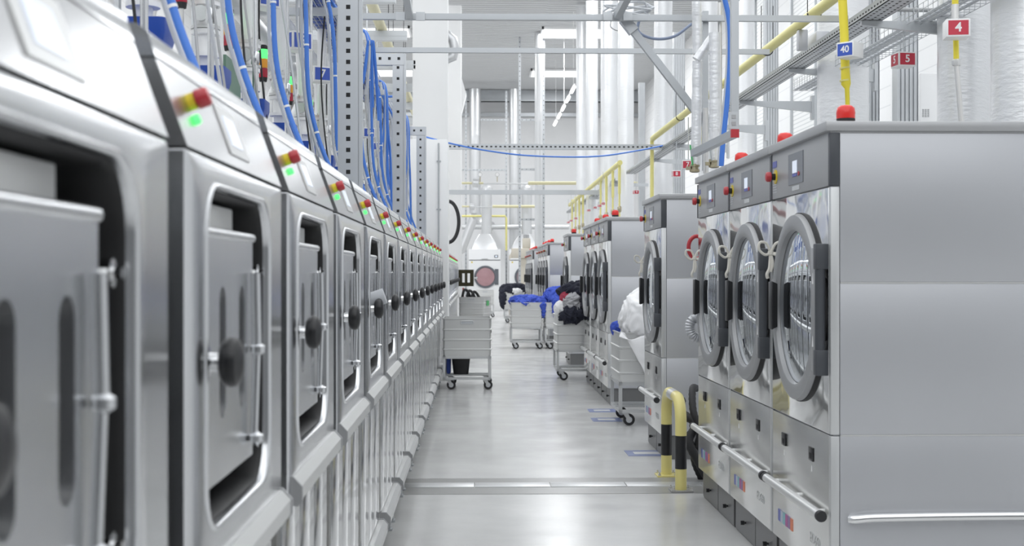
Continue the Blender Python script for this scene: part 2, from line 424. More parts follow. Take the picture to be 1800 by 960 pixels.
for i in range(15):
    lab = 'stainless front-loading washer, %s along the aisle counting from the camera' % ORD[i]
    if i == 0: lab = 'blurred steel washer closest to the camera, its slotted door filling the frame edge'
    if i == 14: lab = 'last steel washer of the long row, just before the white enclosure'
    place_washer(i, WY0 + WP * i, lab, 'stainless washers along the aisle', i == 0)
for i in range(10):
    lab = 'far steel washer beyond the white enclosure, %s counting from the enclosure' % ORD[i]
    place_washer(i, 20.7 + WP * i, lab, 'stainless washers beyond the white enclosure')
# one far door stands open across the aisle
r = empty('open_washer_door', 'dark smoked washer door with two slots, swung open into the aisle', 'door', (-.44, 31.60, 0))
b = MB(); y0, y1 = 0, .03
for xa, xb in ((0, .09), (.15, .215), (.275, .365)): b.box(xa, xb, y0, y1, 1.13, 1.53)
for xa, xb in ((.09, .15), (.215, .275)): b.box(xa, xb, y0, y1, 1.13, 1.22).box(xa, xb, y0, y1, 1.44, 1.53)
b.build('door_plate', DOORDARK, r)
b = MB(); b.box(-.03, .0, .0, .03, 1.12, 1.54).box(.365, .375, 0, .04, 1.12, 1.54); b.build('door_edge', ALUF, r)
b = MB(); b.tube([(.37, .01, 1.33), (.43, .01, 1.33)], .02, 10).lathe([(.01, 0), (.04, .01), (.04, .03), (.01, .04)], (.42, .01, 1.33), 'x', 12); b.build('knob', STEELP, r)

# a folded towel poking out of one door
b = MB(); p = PX(668, 525, -.41)
b.tube([p + Vector((-.10, .0, -.015)), p + Vector((-.03, 0, -.005)), p + Vector((.02, 0, .012))], .034, 14)
tag(b.build('rolled_towel', GREYH), 'pale grey rolled cloth poking out of a washer door in the row', 'cloth')

# ================================================================ DRYERS (right row)
DX, DW = 1.435, 1.05
def make_dryer():
    r = empty('dryer', '', 'tumble dryer'); D = 1.3
    b = MB(); b.box(.035, D - .05, .02, DW - .02, 0, .185); b.box(.03, .035, .02, .50, .01, .18).box(.03, .035, .515, DW - .02, .01, .18)
    p = b.build('plinth', PLIN, r)
    for y in (.20, .75):
        b = MB(); b.lathe([(.012, -.03), (.012, -.01), (.006, -.008), (.006, 0)], (.03, y, .09), 'x', 10); b.build('plinth_knob', BLACK, p)
    b = MB(); b.box(.012, D, .012, DW - .002, .185, 2.02); b.build('body', GREYP, r)
    b = MB()
    for z0, z1 in ((.19, .787), (.793, 1.407), (1.413, 2.018)): b.box(.038, D, 0, .012, z0, z1, .003)
    sp_ = b.build('side_panel', GREYP, r)
    for z in (.787, 1.407):
        b = MB(); b.box(.04, D, -.0006, .006, z, z + .006); b.build('seam_trim', ALU, sp_)
    b = MB(); b.box(0, .036, 0, .03, .19, .787, .003).box(0, .036, 0, .03, .793, 1.80, .003); b.build('corner_post', ALUF, r)
    b = MB(); b.box(-.003, .036, -.003, .03, 1.805, 2.02, .003); b.build('corner_trim', CHAR, r)
    b = MB(); b.box(0, .012, .032, DW - .012, .19, .787, .003); k = b.build('service_panel', SERV, r)
    b = MB(); b.box(-.001, .011, .032, DW - .012, .793, 1.80, .003); b.build('door_panel', STEELP, r)
    b = MB(); b.box(-.003, .012, .030, DW - .012, 1.805, 2.02, .003); f = b.build('fascia', FASC, r)
    b = MB(); b.box(-.006, .012, DW - .011, DW - .001, 1.805, 2.02).box(.004, .012, DW - .011, DW - .001, .19, 1.80); b.build('edge_strip', CHAR, r)
    b = MB(); b.box(-.022, D, -.012, DW - .006, 2.026, 2.066, .004); b.box(0, D, 0, DW - .01, 2.018, 2.026); b.build('lid', LID, r)
    # fascia details
    b = MB(); b.box(-.006, -.002, .43, .70, 1.85, 1.99); s = b.build('control_panel', SCRD, f)
    b = MB(); b.box(-.008, -.006, .535, .615, 1.90, 1.955); b.build('screen', SCR, s) if False else b.build('screen', SCR, f)
    b = MB(); b.box(-.008, -.006, .535, .615, 1.884, 1.897); b.build('screen_bar', STK[0], f)
    b = MB(); b.lathe([(.010, -.005), (.010, 0), ], (-.005, .50, 1.892), 'x', 12); b.build('start_button', RED, f)
    b = MB(); b.box(-.005, -.002, .50, .63, 1.822, 1.842); b.build('name_plate', ALU, f)
    b = MB(); b.box(-.005, -.002, .94, 1.02, 1.955, 1.985); b.build('blue_label', STK[0], f)
    b = MB()
    for q in range(4): b.box(-.004, -.002, .94, 1.02, 1.835 + q * .012, 1.840 + q * .012)
    b.build('small_print', ALUF, f)
    b = MB(); b.lathe([(.034, -.004), (.034, 0)], (-.003, .96, 1.91), 'x', 20); e = b.build('emergency_stop', YEL, f)
    b = MB(); b.lathe([(.016, -.022), (.016, -.004)], (-.003, .96, 1.91), 'x', 14); b.build('stop_stem', BLACK, f)
    b = MB(); b.lathe([(.010, -.050), (.020, -.048), (.024, -.042), (.024, -.026), (.016, -.022)], (-.003, .96, 1.91), 'x', 18); b.build('stop_button', RED, f)
    # door: ring, glass, hinge, handle
    yc, zc = .47, 1.30
    b = MB(); b.lathe([(.41, 0), (.412, -.022), (.405, -.040), (.36, -.046), (.340, -.040), (.334, -.015)], (-.001, yc, zc), 'x', 64, cap0=False, cap1=False)
    dr = b.build('door_ring', RING, r)
    b = MB(); b.lathe([(.416, 0), (.416, -.018), (.40, -.019)], (0, yc, zc), 'x', 64, cap0=False, cap1=False); b.build('gasket', RUB, dr)
    b = MB(); b.lathe([(.337, -.018), (.30, -.024), (.22, -.032), (.12, -.038), (.04, -.040), (.004, -.0402)], (0, yc, zc), 'x', 64, cap0=False); b.build('door_glass', GLASS, r)
    b = MB(); b.lathe([(.3385, -.018), (.337, -.022), (.3335, -.020)], (0, yc, zc), 'x', 64, cap0=False, cap1=False); b.build('glass_rim', RUB, r)
    b = MB(); b.box(-.046, 0, .075, .14, 1.045, 1.555, .004); h = b.build('hinge_plate', RING, r)
    b = MB(); b.box(-.052, 0, .03, .078, 1.03, 1.135, .004).box(-.052, 0, .03, .078, 1.465, 1.57, .004); b.tube([(-.030, .052, 1.13), (-.030, .052, 1.47)], .021, 16); b.build('hinge', CHAR, r)
    b = MB(); b.prof([(-.078, 1.195), (-.078, 1.405), (-.066, 1.412), (-.040, 1.40), (-.040, 1.20), (-.066, 1.188)], .765, .777); b.box(-.080, -.072, .71, .777, 1.19, 1.41, .003); b.build('door_handle', BLACK, r)
    b = MB()
    for z in (1.17, 1.43): b.loops([[(x, .115, z - .025), (x, .095, z - .025), (x, .105, z + .02)] for x in (-.0462, -.0475)], True, True)
    b.build('arrow_mark', SIGNW, r)
    # service panel: latches with arrows, stickers, lettering, rail
    for y in (.30, .80):
        b = MB(); b.box(-.006, 0, y - .036, y + .036, .645, .705, .003); l = b.build('latch', BLACK, r)
        b = MB(); b.box(-.008, -.005, y - .016, y + .016, .655, .680); b.build('latch_pull', CAV, l)
        b = MB(); b.loops([[(x, y - .006, .60), (x, y + .006, .60), (x, y, .625)] for x in (0, -.0012)], True, True); b.build('arrow_mark', SIGNW, l)
    for q, m in enumerate(STK):
        b = MB(); b.box(-.0015, 0, .92 - q * .048 - .044, .92 - q * .048, .275, .33); b.build('sticker', m, k)
    t = text('ED660', .062, ALUF, k, (-.0012, .24, .315), (math.radians(90), 0, math.radians(-90)), 'lettering')
    b = MB(); b.tube([(-.038, -.0, .462), (-.038, DW - .03, .462)], .021, 16)
    for y in (.12, .52, .92): b.tube([(-.038, y, .462), (.0, y, .462)], .010, 8)
    p = b.build('front_rail', ALU, r)
    for ye in (.004, DW - .035):
        b = MB(); b.lathe([(.022, -.010), (.024, 0), (.023, .018)], (-.038, ye, .462), 'y', 16); b.build('end_cap', RUB, p)
    b = MB(); b.tube(cr([(.075, -.012, .452), (.10, -.028, .455), (.2, -.034, .462), (.6, -.034, .466), (1.25, -.034, .466)], 6), .019, 14)
    for x in (.3, .8, 1.2): b.tube([(x, -.034, .464), (x, .0, .464)], .009, 8)
    b.build('side_rail', STEELP, r)
    # beacon
    bx, by = .09, .10
    b = MB(); b.lathe([(.038, 0), (.038, .022), (.034, .024)], (bx, by, 2.066), 'z', 20); q = b.build('beacon_base', RUB, r)
    b = MB(); b.lathe([(.038, .022), (.039, .045), (.036, .066), (.024, .076), (.005, .079)], (bx, by, 2.066), 'z', 20); b.build('beacon_lens', REDL, q)
    return r
dry = make_dryer()
def place_dryer(y, lab, grp, first=False, beacon=True, rail=False):
    o = dry if first else copy_tree(dry)
    o.location = (DX, y, 0); tag(o, lab, 'tumble dryer', grp)
    for c in list(o.children):
        if (c.name.startswith('beacon') and not beacon) or (c.name.startswith('side_rail') and not (first or rail)):
            for g in list(c.children): bpy.data.objects.remove(g)
            bpy.data.objects.remove(c)
    return o
DA = [5.27, 6.335, 7.40]; DC = [14.27, 15.34, 16.41]; DE = [26.3 + 1.065 * k for k in range(4)]; DF = [33.5 + 1.065 * k for k in range(4)]
for k, y in enumerate(DA):
    place_dryer(y, ['large grey dryer closest to the camera with its whole side panel showing', 'middle dryer of the closest group of three, big round glass door', 'third dryer of the closest group, standing behind the yellow and black hoop'][k], 'dryers closest to the camera', k == 0)
place_dryer(10.12, 'single grey dryer between the closest group and the white laundry trolley', 'single dryers', False, False)
for k, y in enumerate(DC):
    place_dryer(y, ['front dryer of the second group of three, side panel behind white laundry heap', 'middle dryer of the second group of three', 'rear dryer of the second group of three, beside the dark laundry heap'][k], 'second dryer group')
place_dryer(20.4, 'single grey dryer just behind the trolley of dark laundry', 'single dryers')
for k, y in enumerate(DE): place_dryer(y, 'far grey dryer behind the blue laundry trolleys, %s of its group of four' % ORD[k], 'third dryer group')
for k, y in enumerate(DF): place_dryer(y, 'most distant grey dryer group before the white dryers, %s of four' % ORD[k], 'last grey dryer group')

# ================================================================ TROLLEYS
def make_trolley():
    r = empty('laundry_trolley', '', 'trolley'); w, d = .60, .78      # origin: floor, front-left corner; x right, y depth
    b = MB(); z0, z1 = .415, .885
    o = [rl_ for rl_ in rr(w, d, .03, 4)]
    def ring(g, z): return [(w / 2 + p, d / 2 + q, z) for p, q in rr(w - 2 * g, d - 2 * g, .03, 4)]
    b.loops([ring(.012, z0), ring(.004, z0 + .03), ring(.004, z1 - .01), ring(-.008, z1 - .008), ring(-.008, z1 + .004), ring(.01, z1 + .004), ring(.012, z0 + .02)], cap0=True, cap1=True)
    box = b.build('box', ALU, r)
    for z in (.50, .62, .745):
        b = MB(); b.loops([ring(.004, z - .012), ring(-.006, z - .006), ring(-.006, z + .006), ring(.004, z + .012)], smooth=True); b.build('rib', ALU, box)
    b = MB(); b.loops([[(w / 2 + p, y, .835 + q) for p, q in rr(.17, .055, .02, 4)] for y in (.0045, -.004)] + [[(w / 2 + p, -.006, .835 + q) for p, q in rr(.15, .037, .015, 4)]] + [[(w / 2 + p, .006, .835 + q) for p, q in rr(.142, .03, .013, 4)]], smooth=False); b.build('handle_frame', ALUF, box)
    b = MB(); b.box(w / 2 - .07, w / 2 + .07, .0005, .003, .822, .848); b.build('handle_slot', mat('pale_slot', (.55, .57, .60), 0, .6) if 'pale_slot' not in MATS else MATS['pale_slot'], box)
    b = MB(); t = .032
    for x in (.0, w - t):
        for y in (0, d - t): b.box(x, x + t, y, y + t, .125, .415)
    for z in (.385, .125):
        b.box(0, w, 0, t, z, z + .03).box(0, w, d - t, d, z, z + .03).box(0, t, 0, d, z, z + .03).box(w - t, w, 0, d, z, z + .03)
    b.box(.0, w, .30, .36, .15, .165).box(.0, w, .5, .56, .15, .165)
    b.build('frame', ALUF, r)
    for x, y in ((.07, .06), (w - .07, .06), (.07, d - .06), (w - .07, d - .06)):
        b = MB(); b.box(x - .035, x + .035, y - .03, y + .03, .115, .125)
        b.prof([(x - .025, .115), (x + .025, .115), (x + .05, .055), (x + .02, .045)], y - .022, y - .018); b.prof([(x - .025, .115), (x + .025, .115), (x + .05, .055), (x + .02, .045)], y + .018, y + .022)
        c = b.build('caster', ALUF, r)
        b = MB(); b.lathe([(.04, -.014), (.052, -.013), (.056, -.008), (.056, .008), (.052, .013), (.04, .014)], (x + .032, y, .056), 'y', 24); b.build('wheel', RUB, c)
        b = MB(); b.lathe([(.030, -.016), (.030, .016)], (x + .032, y, .056), 'y', 16); b.build('hub', GREYH, c)
    return r
tro = make_trolley()
TR = [(-.42, 16.25, 0, 'empty aluminium trolley with a black bin beneath, beside the washers'),
      (-.42, 30.6, -14, 'aluminium trolley holding dark hoses under the open washer door'),
      (-.03, 43.0, 0, 'distant pale trolley standing before the pink-windowed white dryer'),
      (.80, 38.2, 0, 'distant trolley heaped with black garments near the beige press'),
      (.645, 24.9, 0, 'trolley heaped with blue workwear standing out in the aisle'),
      (1.30, 24.9, 0, 'blue laundry trolley tucked close to the dryer side, half hidden'),
      (1.075, 17.6, 0, 'trolley piled high with dark and grey garments beside dryers'),
      (1.345, 12.35, 0, 'trolley draped with white laundry between two dryers')]
for k, (x, y, a, lab) in enumerate(TR):
    o = tro if k == 0 else copy_tree(tro)
    o.location = (x, y, 0); o.rotation_euler = (0, 0, math.radians(a)); tag(o, lab, 'trolley', 'aluminium laundry trolleys')
    if k == 1: b = MB(); b.box(.606, .609, .25, .50, .68, .80); b.build('green_label', GREEN, o)
# black bin and blue sack under the first trolley
r = empty('waste_bin', 'black plastic bin standing on the shelf bars of the empty trolley', 'bin', (-.20, 16.70, .0))
b = MB(); b.loops([[(p, q, z) for p, q in rr(w, w, .03, 4)] for w, z in ((.19, .166), (.235, .378), (.25, .378), (.25, .384), (.22, .384), (.18, .18))], True, True); b.build('bin_body', BLACK, r)
b = MB(); b.box(-.385, -.33, 16.66, 16.82, .166, .37, .02); tag(b.build('detergent_pouch', SIGNB), 'blue pouch beside the black bin under the empty trolley', 'pouch')
# small bundle in the first trolley
# laundry heaps -------------------------------------------------
def heap(name, lab, m, c, s, seed, sub=4, amp=.16, fr=3.2, drape=0, kind=None):
    bm = bmesh.new(); bmesh.ops.create_icosphere(bm, subdivisions=6 if sub == 4 else 5, radius=1)
    off = Vector((seed * 3.7, seed * 1.3, seed * 2.1)); sz = max(s)
    for v in bm.verts:
        d = v.co.normalized(); w = Vector((d.x * s[0], d.y * s[1], d.z * s[2])); p = w * (fr * 2.8) + off      # world-sized folds
        q = p + 1.1 * noise.noise_vector(p * .7)
        r1 = 1 - abs(noise.noise(q * .8)) * 2; r2 = 1 - abs(noise.noise(q * 1.9 + off)) * 2; r3 = 1 - abs(noise.noise(q * 4.2)) * 2
        v.co = w * (1 + amp * (noise.noise(p * .45) * 1.3)) + d * (.035 * r1 + .022 * r2 + .010 * r3) * min(1, sz / .16)
    for f in bm.faces: f.smooth = True
    me = bpy.data.meshes.new(name); bm.to_mesh(me); bm.free(); me.materials.append(m)
    o = bpy.data.objects.new(name, me); COL.objects.link(o); o.location = c
    return tag(o, lab, 'laundry', None, kind)
G = 'laundry'
heap('white_laundry', 'tall heap of white laundry in the trolley between two dryers', CLWHITE, (1.68, 12.66, .98), (.27, .34, .30), 3, amp=.15, fr=1.8, kind='stuff')
def drape(name, lab, m, pts, seed, amp=.012):
    b = MB(); n = len(pts[0])
    rows = []
    for i, row in enumerate(pts):
        rr_ = cr(row, 5); rows.append(rr_)
    cols = list(zip(*rows)); grid = [cr(list(c), 5) for c in cols]
    g2 = [[p + Vector((0, -1, 0)) * (amp * noise.noise(p * 14 + Vector((seed, 0, 0)))) for p in c] for c in grid]
    b.loops(g2, closed=False, smooth=True)
    o = b.build(name, m, sharp=False); so = o.modifiers.new('thick', 'SOLIDIFY'); so.thickness = .008
    return tag(o, lab, 'laundry')
Yf = 12.33
drape('white_sheet', 'white cloth hanging over the trolley rim to a point between two dryers', CLWHITE,
      [[P(1088, 592, Yf - .03), P(1110, 597, Yf - .04), P(1132, 590, Yf - .03), P(1160, 588, Yf - .02)],
       [P(1092, 584, Yf + .02), P(1112, 603, Yf - .05), P(1134, 612, Yf - .05), P(1160, 612, Yf - .04)],
       [P(1100, 590, Yf - .01), P(1116, 618, Yf - .05), P(1136, 640, Yf - .05), P(1160, 640, Yf - .04)],
       [P(1110, 606, Yf - .01), P(1124, 636, Yf - .05), P(1137, 665, Yf - .04), P(1150, 690, Yf - .03)]], 2)
heap('blue_garment', 'small bright blue garment hanging off the white laundry trolley', CLBLUE, P(1084, 579, 12.9), (.05, .05, .07), 8, 3, amp=.3)
heap('black_garment', 'black garment crowning the dark laundry heap', CLNAVY, (1.42, 17.95, 1.20), (.24, .25, .09), 11, amp=.22)
heap('charcoal_garment', 'charcoal garment bunched beside the grey one on the dark heap', CLCHAR, (1.50, 17.85, 1.04), (.20, .24, .17), 12, amp=.18)
heap('grey_garment', 'light grey crumpled garment in the middle of the dark heap', CLGREY, (1.285, 17.70, 1.03), (.115, .14, .14), 13, amp=.22)
heap('red_garment', 'dark red garment folded into the dark laundry heap', CLRED, (1.20, 17.74, 1.09), (.055, .1, .07), 14, 3, amp=.25)
heap('navy_garment', 'navy garment slumped over the rim of the dark laundry trolley', CLNAVY, (1.27, 17.62, .88), (.17, .10, .09), 15, amp=.25)
heap('white_garment', 'white garment tucked at the edge of the dark laundry heap', CLWHITE, (1.14, 17.70, .96), (.07, .09, .09), 16, 3, amp=.25)
heap('blue_workwear', 'heap of blue workwear filling the trolley out in the aisle', CLBLUE, (.96, 25.3, .885), (.30, .36, .105), 21, amp=.2, kind='stuff')
heap('blue_overall', 'blue overall hanging down the side of the aisle trolley', CLBLUE, (1.265, 25.02, .80), (.05, .09, .17), 22, 3, amp=.3)
heap('blue_laundry', 'blue laundry heaped on the half hidden trolley by the dryer', CLBLUE, (1.55, 25.25, .96), (.24, .34, .18), 23, amp=.2, kind='stuff')
heap('blue_sleeve', 'blue sleeve dangling from the half hidden blue laundry trolley', CLBLUE, (1.52, 24.88, .78), (.05, .04, .16), 24, 3, amp=.3)
heap('black_laundry', 'heap of black garments on the distant trolley near the press', CLNAVY, (1.08, 38.6, .95), (.36, .42, .16), 31, amp=.18, kind='stuff')
heap('black_coat', 'black coat hanging down the end of the distant trolley', CLNAVY, (.78, 38.3, .72), (.09, .12, .28), 32, 3, amp=.25)
heap('white_shirt', 'white shirt lying on top of the black garments', CLWHITE, (1.17, 38.2, .93), (.13, .05, .06), 33, 3, amp=.25)
for k in range(3):
    b = MB(); x0 = -.30 + .11 * k
    b.tube(cr([(x0 - .06, 30.75, .74), (x0, 30.8, 1.04 - .02 * k), (x0 + .10, 30.85, 1.0 - .03 * k), (x0 + .18, 30.9, .74)], 6), .032, 10)
    tag(b.build('black_hose', RUB), ['thick black hose looped highest in the far trolley', 'middle black hose loop in the far trolley', 'lowest black hose loop at the far trolley edge'][k], 'hose', 'black hoses in the far trolley')
b = MB(); p = P(814, 512, 30.6); b.box(p.x - .02, p.x + .02, 30.85, 30.9, .70, 1.10, .008); tag(b.build('red_tool', RED), 'bright red upright handle among the hoses in the far trolley', 'tool')

# ================================================================ FLOOR THINGS
# drain channel with cover plates across the aisle
r = empty('floor_drain', 'metal drain channel with cover plates laid across the aisle floor', 'drain', (0, 8.93, 0))
for k in range(5):
    x0 = -.53 + k * .517; b = MB(); b.box(x0, x0 + .511, -.09, .09, 0, .006, .002); b.build('cover_plate', ALUF, r)
DK = mat('dark_screed', (.30, .30, .295), 0, .3, None, vary=.12)
b = MB(); b.box(-.6, 1.6, -.36, -.095, 0, .002).box(-.6, 1.6, .095, .30, 0, .002); b.build('screed_edge', DK, r)
# protection hoop
r = empty('bollard_hoop', 'yellow and black protection hoop bolted to floor before the dryers', 'bollard', (1.356, 8.66, 0))
R_ = .0385; H = .61; SPN = .66; RB = .16
def arc(z0, z1, n=8): return None
top = [(0, 0, H - RB)] + [(0, RB - RB * math.cos(a), H - RB + RB * math.sin(a)) for a in [math.pi / 2 * k / 8 for k in range(1, 9)]] + [(0, SPN - RB + RB * math.sin(a), H - RB + RB * math.cos(a)) for a in [math.pi / 2 * k / 8 for k in range(0, 9)]] + [(0, SPN, .37)]
b = MB(); b.tube([(0, 0, .37)] + top, R_, 20); b.build('hoop_tube', BOLY, r)
for y in (0, SPN):
    b = MB(); b.tube([(0, y, .15), (0, y, .37)], R_ + .0008, 20, cap=False); b.build('black_band', BLACK, r)
    b = MB(); b.tube([(0, y, 0.01), (0, y, .15)], R_, 20); b.build('post_foot', BOLY, r)
    b = MB(); b.box(-.075, .075, y - .075, y + .075, 0, .012, .002); bp_ = b.build('base_plate', BOLY if y else DK, r)
    for sx in (-1, 1):
        for sy in (-1, 1):
            b = MB(); b.lathe([(.012, .012), (.012, .022), (.006, .023), (.006, .034)], (sx * .058, y + sy * .058, 0), 'z', 6, smooth=False); b.build('bolt', BRUSH, bp_)
b = MB(); b.tube([(0, SPN * .33, H), (0, SPN * .62, H)], R_ + .001, 20, cap=False); b.build('reflective_tape', ALU, r)
# black hose bundle behind the hoop
for k, (pts, rad) in enumerate((([(1.50, 9.55, .52), (1.47, 9.35, .45), (1.55, 9.2, .38), (1.48, 9.1, .28), (1.55, 9.05, .12), (1.62, 9.05, .0)], .03), ([(1.62, 9.6, .60), (1.54, 9.3, .62), (1.52, 9.15, .48), (1.56, 9.1, .33), (1.52, 9.12, .16), (1.58, 9.15, .0)], .024))):
    b = MB(); q = cr(pts, 10); b.tube(q, [rad * (1 + .12 * (i % 2)) for i in range(len(q))], 10)
    tag(b.build('flexible_hose', RUB), ['thick ribbed black hose standing between dryers behind the yellow hoop', 'thinner black hose leaning beside the ribbed one behind the hoop'][k], 'hose')
for k, (u, v, w) in enumerate(((1058, 722, .17), (1066, 738, .17), (1140, 797, .24))):
    dx, dy, bb = ray(u, v); Y = -CAMZ / bb * dy; X = Y * dx / dy
    r = empty('floor_sticker', ['upper blue edged sticker on the floor by the second dryer group', 'lower blue edged sticker on the floor by the white trolley', 'blue edged floor sticker in front of the single dryer'][k], 'floor marking', (X, Y, 0), 0, 'blue floor stickers')
    b = MB(); b.box(-w / 2 - .06, w / 2 + .06, -.16, .16, 0, .0025); b.build('border', FLOORBL, r)
    b = MB(); b.box(-w / 2, w / 2, -.07, .07, .0025, .004); b.build('panel', FLOORWH, r)

# ================================================================ WHITE ENCLOSURE, END OF HALL
xr = P(787, 300, 17.65).x
r = empty('white_enclosure', 'tall white sheet metal enclosure at the end of the washer row', 'enclosure', (xr, 17.65, 0))
b = MB(); b.box(-1.05, 0, 0, .9, 0, 3.25, .006); b.build('enclosure_body', WHITE, r)
b = MB(); b.box(-.30, -.296, -.004, 0, .02, 3.2); b.build('panel_seam', ALUF, r)
b = MB(); x = P(771, 300, 17.6).x - xr; b.tube([(x, -.02, .3), (x, -.02, 3.2)], .011, 8)
for z in (.9, 1.6, 2.3, 2.95): b.box(x - .03, x + .03, -.014, 0, z, z + .015)
b.build('conduit', GALVD, r)
CHAR2 = mat('slate_ring', (.12, .13, .15), 0, .4)
def white_dryer(x0, x1, y, lab, pink):
    r = empty('white_dryer', lab, 'tumble dryer', (x0, y, 0), 0, 'white dryers at the end of the hall'); w = x1 - x0
    b = MB(); b.box(0, w, 0, 1.4, .0, 2.36, .01); b.build('body', WHITEM, r)
    b = MB(); b.box(.01, w - .01, -.012, 0, 1.93, 1.955); b.build('seam', CHAR, r)
    b = MB(); b.box(w * .4, w * .6, -.02, 0, 1.975, 1.995); b.build('grip', FASC, r)
    b = MB(); b.box(w * .80, w * .92, -.012, 0, 2.03, 2.14); p = b.build('display', SCRD, r)
    b = MB(); b.box(w * .83, w * .89, -.016, -.012, 2.055, 2.115); b.build('screen', SCR, p)
    b = MB(); b.lathe([(.03, -.01), (.03, 0)], (w * .1, 0, 1.86), 'y', 14); b.build('warning_sticker', YEL, r)
    c = (w * .52, 0, 1.30)
    b = MB(); b.lathe([(.43, 0), (.43, -.05), (.37, -.06), (.35, -.02)], c, 'y', 40, cap0=False, cap1=False); b.box(c[0] + .36, c[0] + .5, -.05, 0, 1.0, 1.6); d = b.build('door_ring', CHAR2, r)
    b = MB(); b.lathe([(.355, -.02), (.2, -.05), (.01, -.06)], c, 'y', 40); b.build('laundry_window', pink, d)
    # hood and riser
    b = MB(); b.loops([[(w / 2 + p, .5 + q, z) for p, q in rr(a, bb, .04, 3)] for a, bb, z in ((w * .86, .9, 2.36), (w * .7, .75, 2.62), (.42, .42, 2.95))], True, True); b.build('hood', FOILD, r)
    b = MB(); b.lathe([(.20, 2.95), (.20, 4.6), (.23, 4.62), (.22, 4.75), (.10, 4.86), (.03, 4.88)], (w / 2 + .08, .5, 0), 'z', 24); b.build('riser', FOILD, r)
    return r
pk = mat('pink_window', (.42, .25, .27), 0, .25, None, vary=.3); gk = mat('grey_window', (.30, .24, .26), 0, .25, None, vary=.3)
a = P(824, 480, 50); c = P(880, 480, 50); white_dryer(a.x, c.x, 50, 'white industrial dryer with a pink laundry window at the aisle end', pk)
a = P(895, 480, 50); white_dryer(a.x, a.x + 1.22, 50, 'second white industrial dryer half hidden behind the beige press', gk)
# beige press
r = empty('beige_press', 'beige finishing press with a wide head on a column at the aisle end', 'press', (P(921, 480, 44).x, 44, 0))
b = MB(); b.box(-.12, .12, -.1, .1, 0, 1.95, .01); b.build('column', BEIGE, r)
b = MB(); b.box(-.42, .36, -.2, .3, 1.95, 2.28, .02).prof([(-.42, 1.95), (-.5, 1.90), (-.5, 2.02), (-.42, 2.15)], -.2, .3); b.build('head', BEIGE, r)
b = MB(); b.box(-.05, .22, -.1, .2, 2.28, 2.62, .02); p = b.build('motor_box', BEIGE, r)
b = MB(); b.lathe([(.10, 0), (.10, .12), (.03, .14)], (.08, .05, 2.62), 'z', 16); b.build('motor_cap', FASC, p)
b = MB(); b.box(-.5, .4, -.3, .4, .0, .9, .03); b.build('table', BEIGE, r)
b = MB(); c = P(788, 390, 21.0); q = [(c.x + .24 * math.cos(a) * .7, 21.0, c.z + .33 * math.sin(a)) for a in [math.radians(t) for t in range(-95, 96, 10)]]
b.tube(q, .03, 10); tag(b.build('dark_hose_loop', RUB), 'dark hose loop bulging from behind the white enclosure', 'hose')
b = MB(); c = P(790, 85, 22.62); b.tube([(c.x - .22, 22.62, c.z + .25), (c.x - .04, 22.62, c.z + .23), (c.x + .06, 22.62, c.z + .15), (c.x + .09, 22.62, c.z), (c.x + .06, 22.62, c.z - .14), (c.x - .1, 22.62, c.z - .2)], .09, 14)
tag(b.build('vent_elbow', FOILD), 'grey bent vent duct showing beside the tall white pillar', 'duct')

# foil-wrapped vertical ducts -------------------------------------------------
def duct(name, u0, u1, Y, v1, lab, m=FOIL, ztop=None, grp=None, zbot=None, seam=.55):
    a, c = P(u0, 300, Y), P(u1, 300, Y); rad = (c.x - a.x) / 2; z0 = P(u0, v1, Y).z if zbot is None else zbot; z1 = ztop or 9.15
    pr = []; z = z0; k = 0
    while z < z1:
        pr += [(rad * (1.0 + .012 * (k % 2)), z), (rad * (.985 + .012 * (k % 3)), min(z1, z + seam * .5)), (rad * 1.012, min(z1, z + seam * .96))]
        z += seam; k += 1
    b = MB(); b.lathe(pr, ((a.x + c.x) / 2, Y, 0), 'z', 28)
    return tag(b.build(name, m), lab, 'duct', grp)
GD = 'foil wrapped exhaust ducts behind the dryers'
duct('foil_duct', 1745, 1850, 8.6, 0, 'wide foil-wrapped duct cut by the frame edge, beyond the number 4 sign', zbot=1.9, ztop=5.5, grp=GD)
duct('foil_duct', 1650, 1742, 9.5, 0, 'wide foil-wrapped duct just behind the number 4 sign', zbot=1.9, ztop=5.5, grp=GD)
duct('foil_duct', 1438, 1526, 11.8, 0, 'foil-wrapped duct rising behind the yellow gas hose and number 40 sign', zbot=1.9, ztop=6, grp=GD)
duct('foil_duct', 1297, 1326, 25.0, 0, 'slim foil duct seen beside the vertical strut with red cap', ztop=8, zbot=.5, grp=GD)
duct('foil_duct', 1150, 1182, 24.0, 0, 'foil duct standing behind the diagonal steel brace', ztop=7.5, zbot=1, grp=GD)
duct('foil_duct', 1086, 1114, 26.5, 0, 'foil duct third from the fluorescent lamp line', ztop=8, zbot=1, grp=GD)
duct('foil_duct', 1056, 1086, 29.0, 0, 'foil duct second from the fluorescent lamp line', ztop=8.5, zbot=1, grp=GD)
duct('foil_duct', 1030, 1051, 34.5, 0, 'foil duct closest to the fluorescent lamp line', ztop=9.1, zbot=1, grp=GD)
duct('foil_duct', 1013, 1031, 37.5, 0, 'slender foil duct nearest the far wall beside the lamp line', ztop=9.1, zbot=1, grp=GD)
duct('foil_duct', 1228, 1262, 22.0, 0, 'foil duct behind the two thin insulated pipes', ztop=7, zbot=1, grp=GD)
duct('spiral_duct', 940, 953.5, 42.0, 440, 'slender spiral duct running to the roof from the beige press', FOILD, ztop=9.15, grp='spiral ducts at the end wall')
duct('spiral_duct', 825, 845, 53.0, 375, 'spiral duct on the end wall beside the concrete pillar', FOILD, ztop=8.9, grp='spiral ducts at the end wall', seam=.8)
duct('spiral_duct', 895, 912, 53.0, 585, 'spiral duct on the end wall above the second white dryer', FOILD, ztop=8.9, grp='spiral ducts at the end wall', seam=.8)
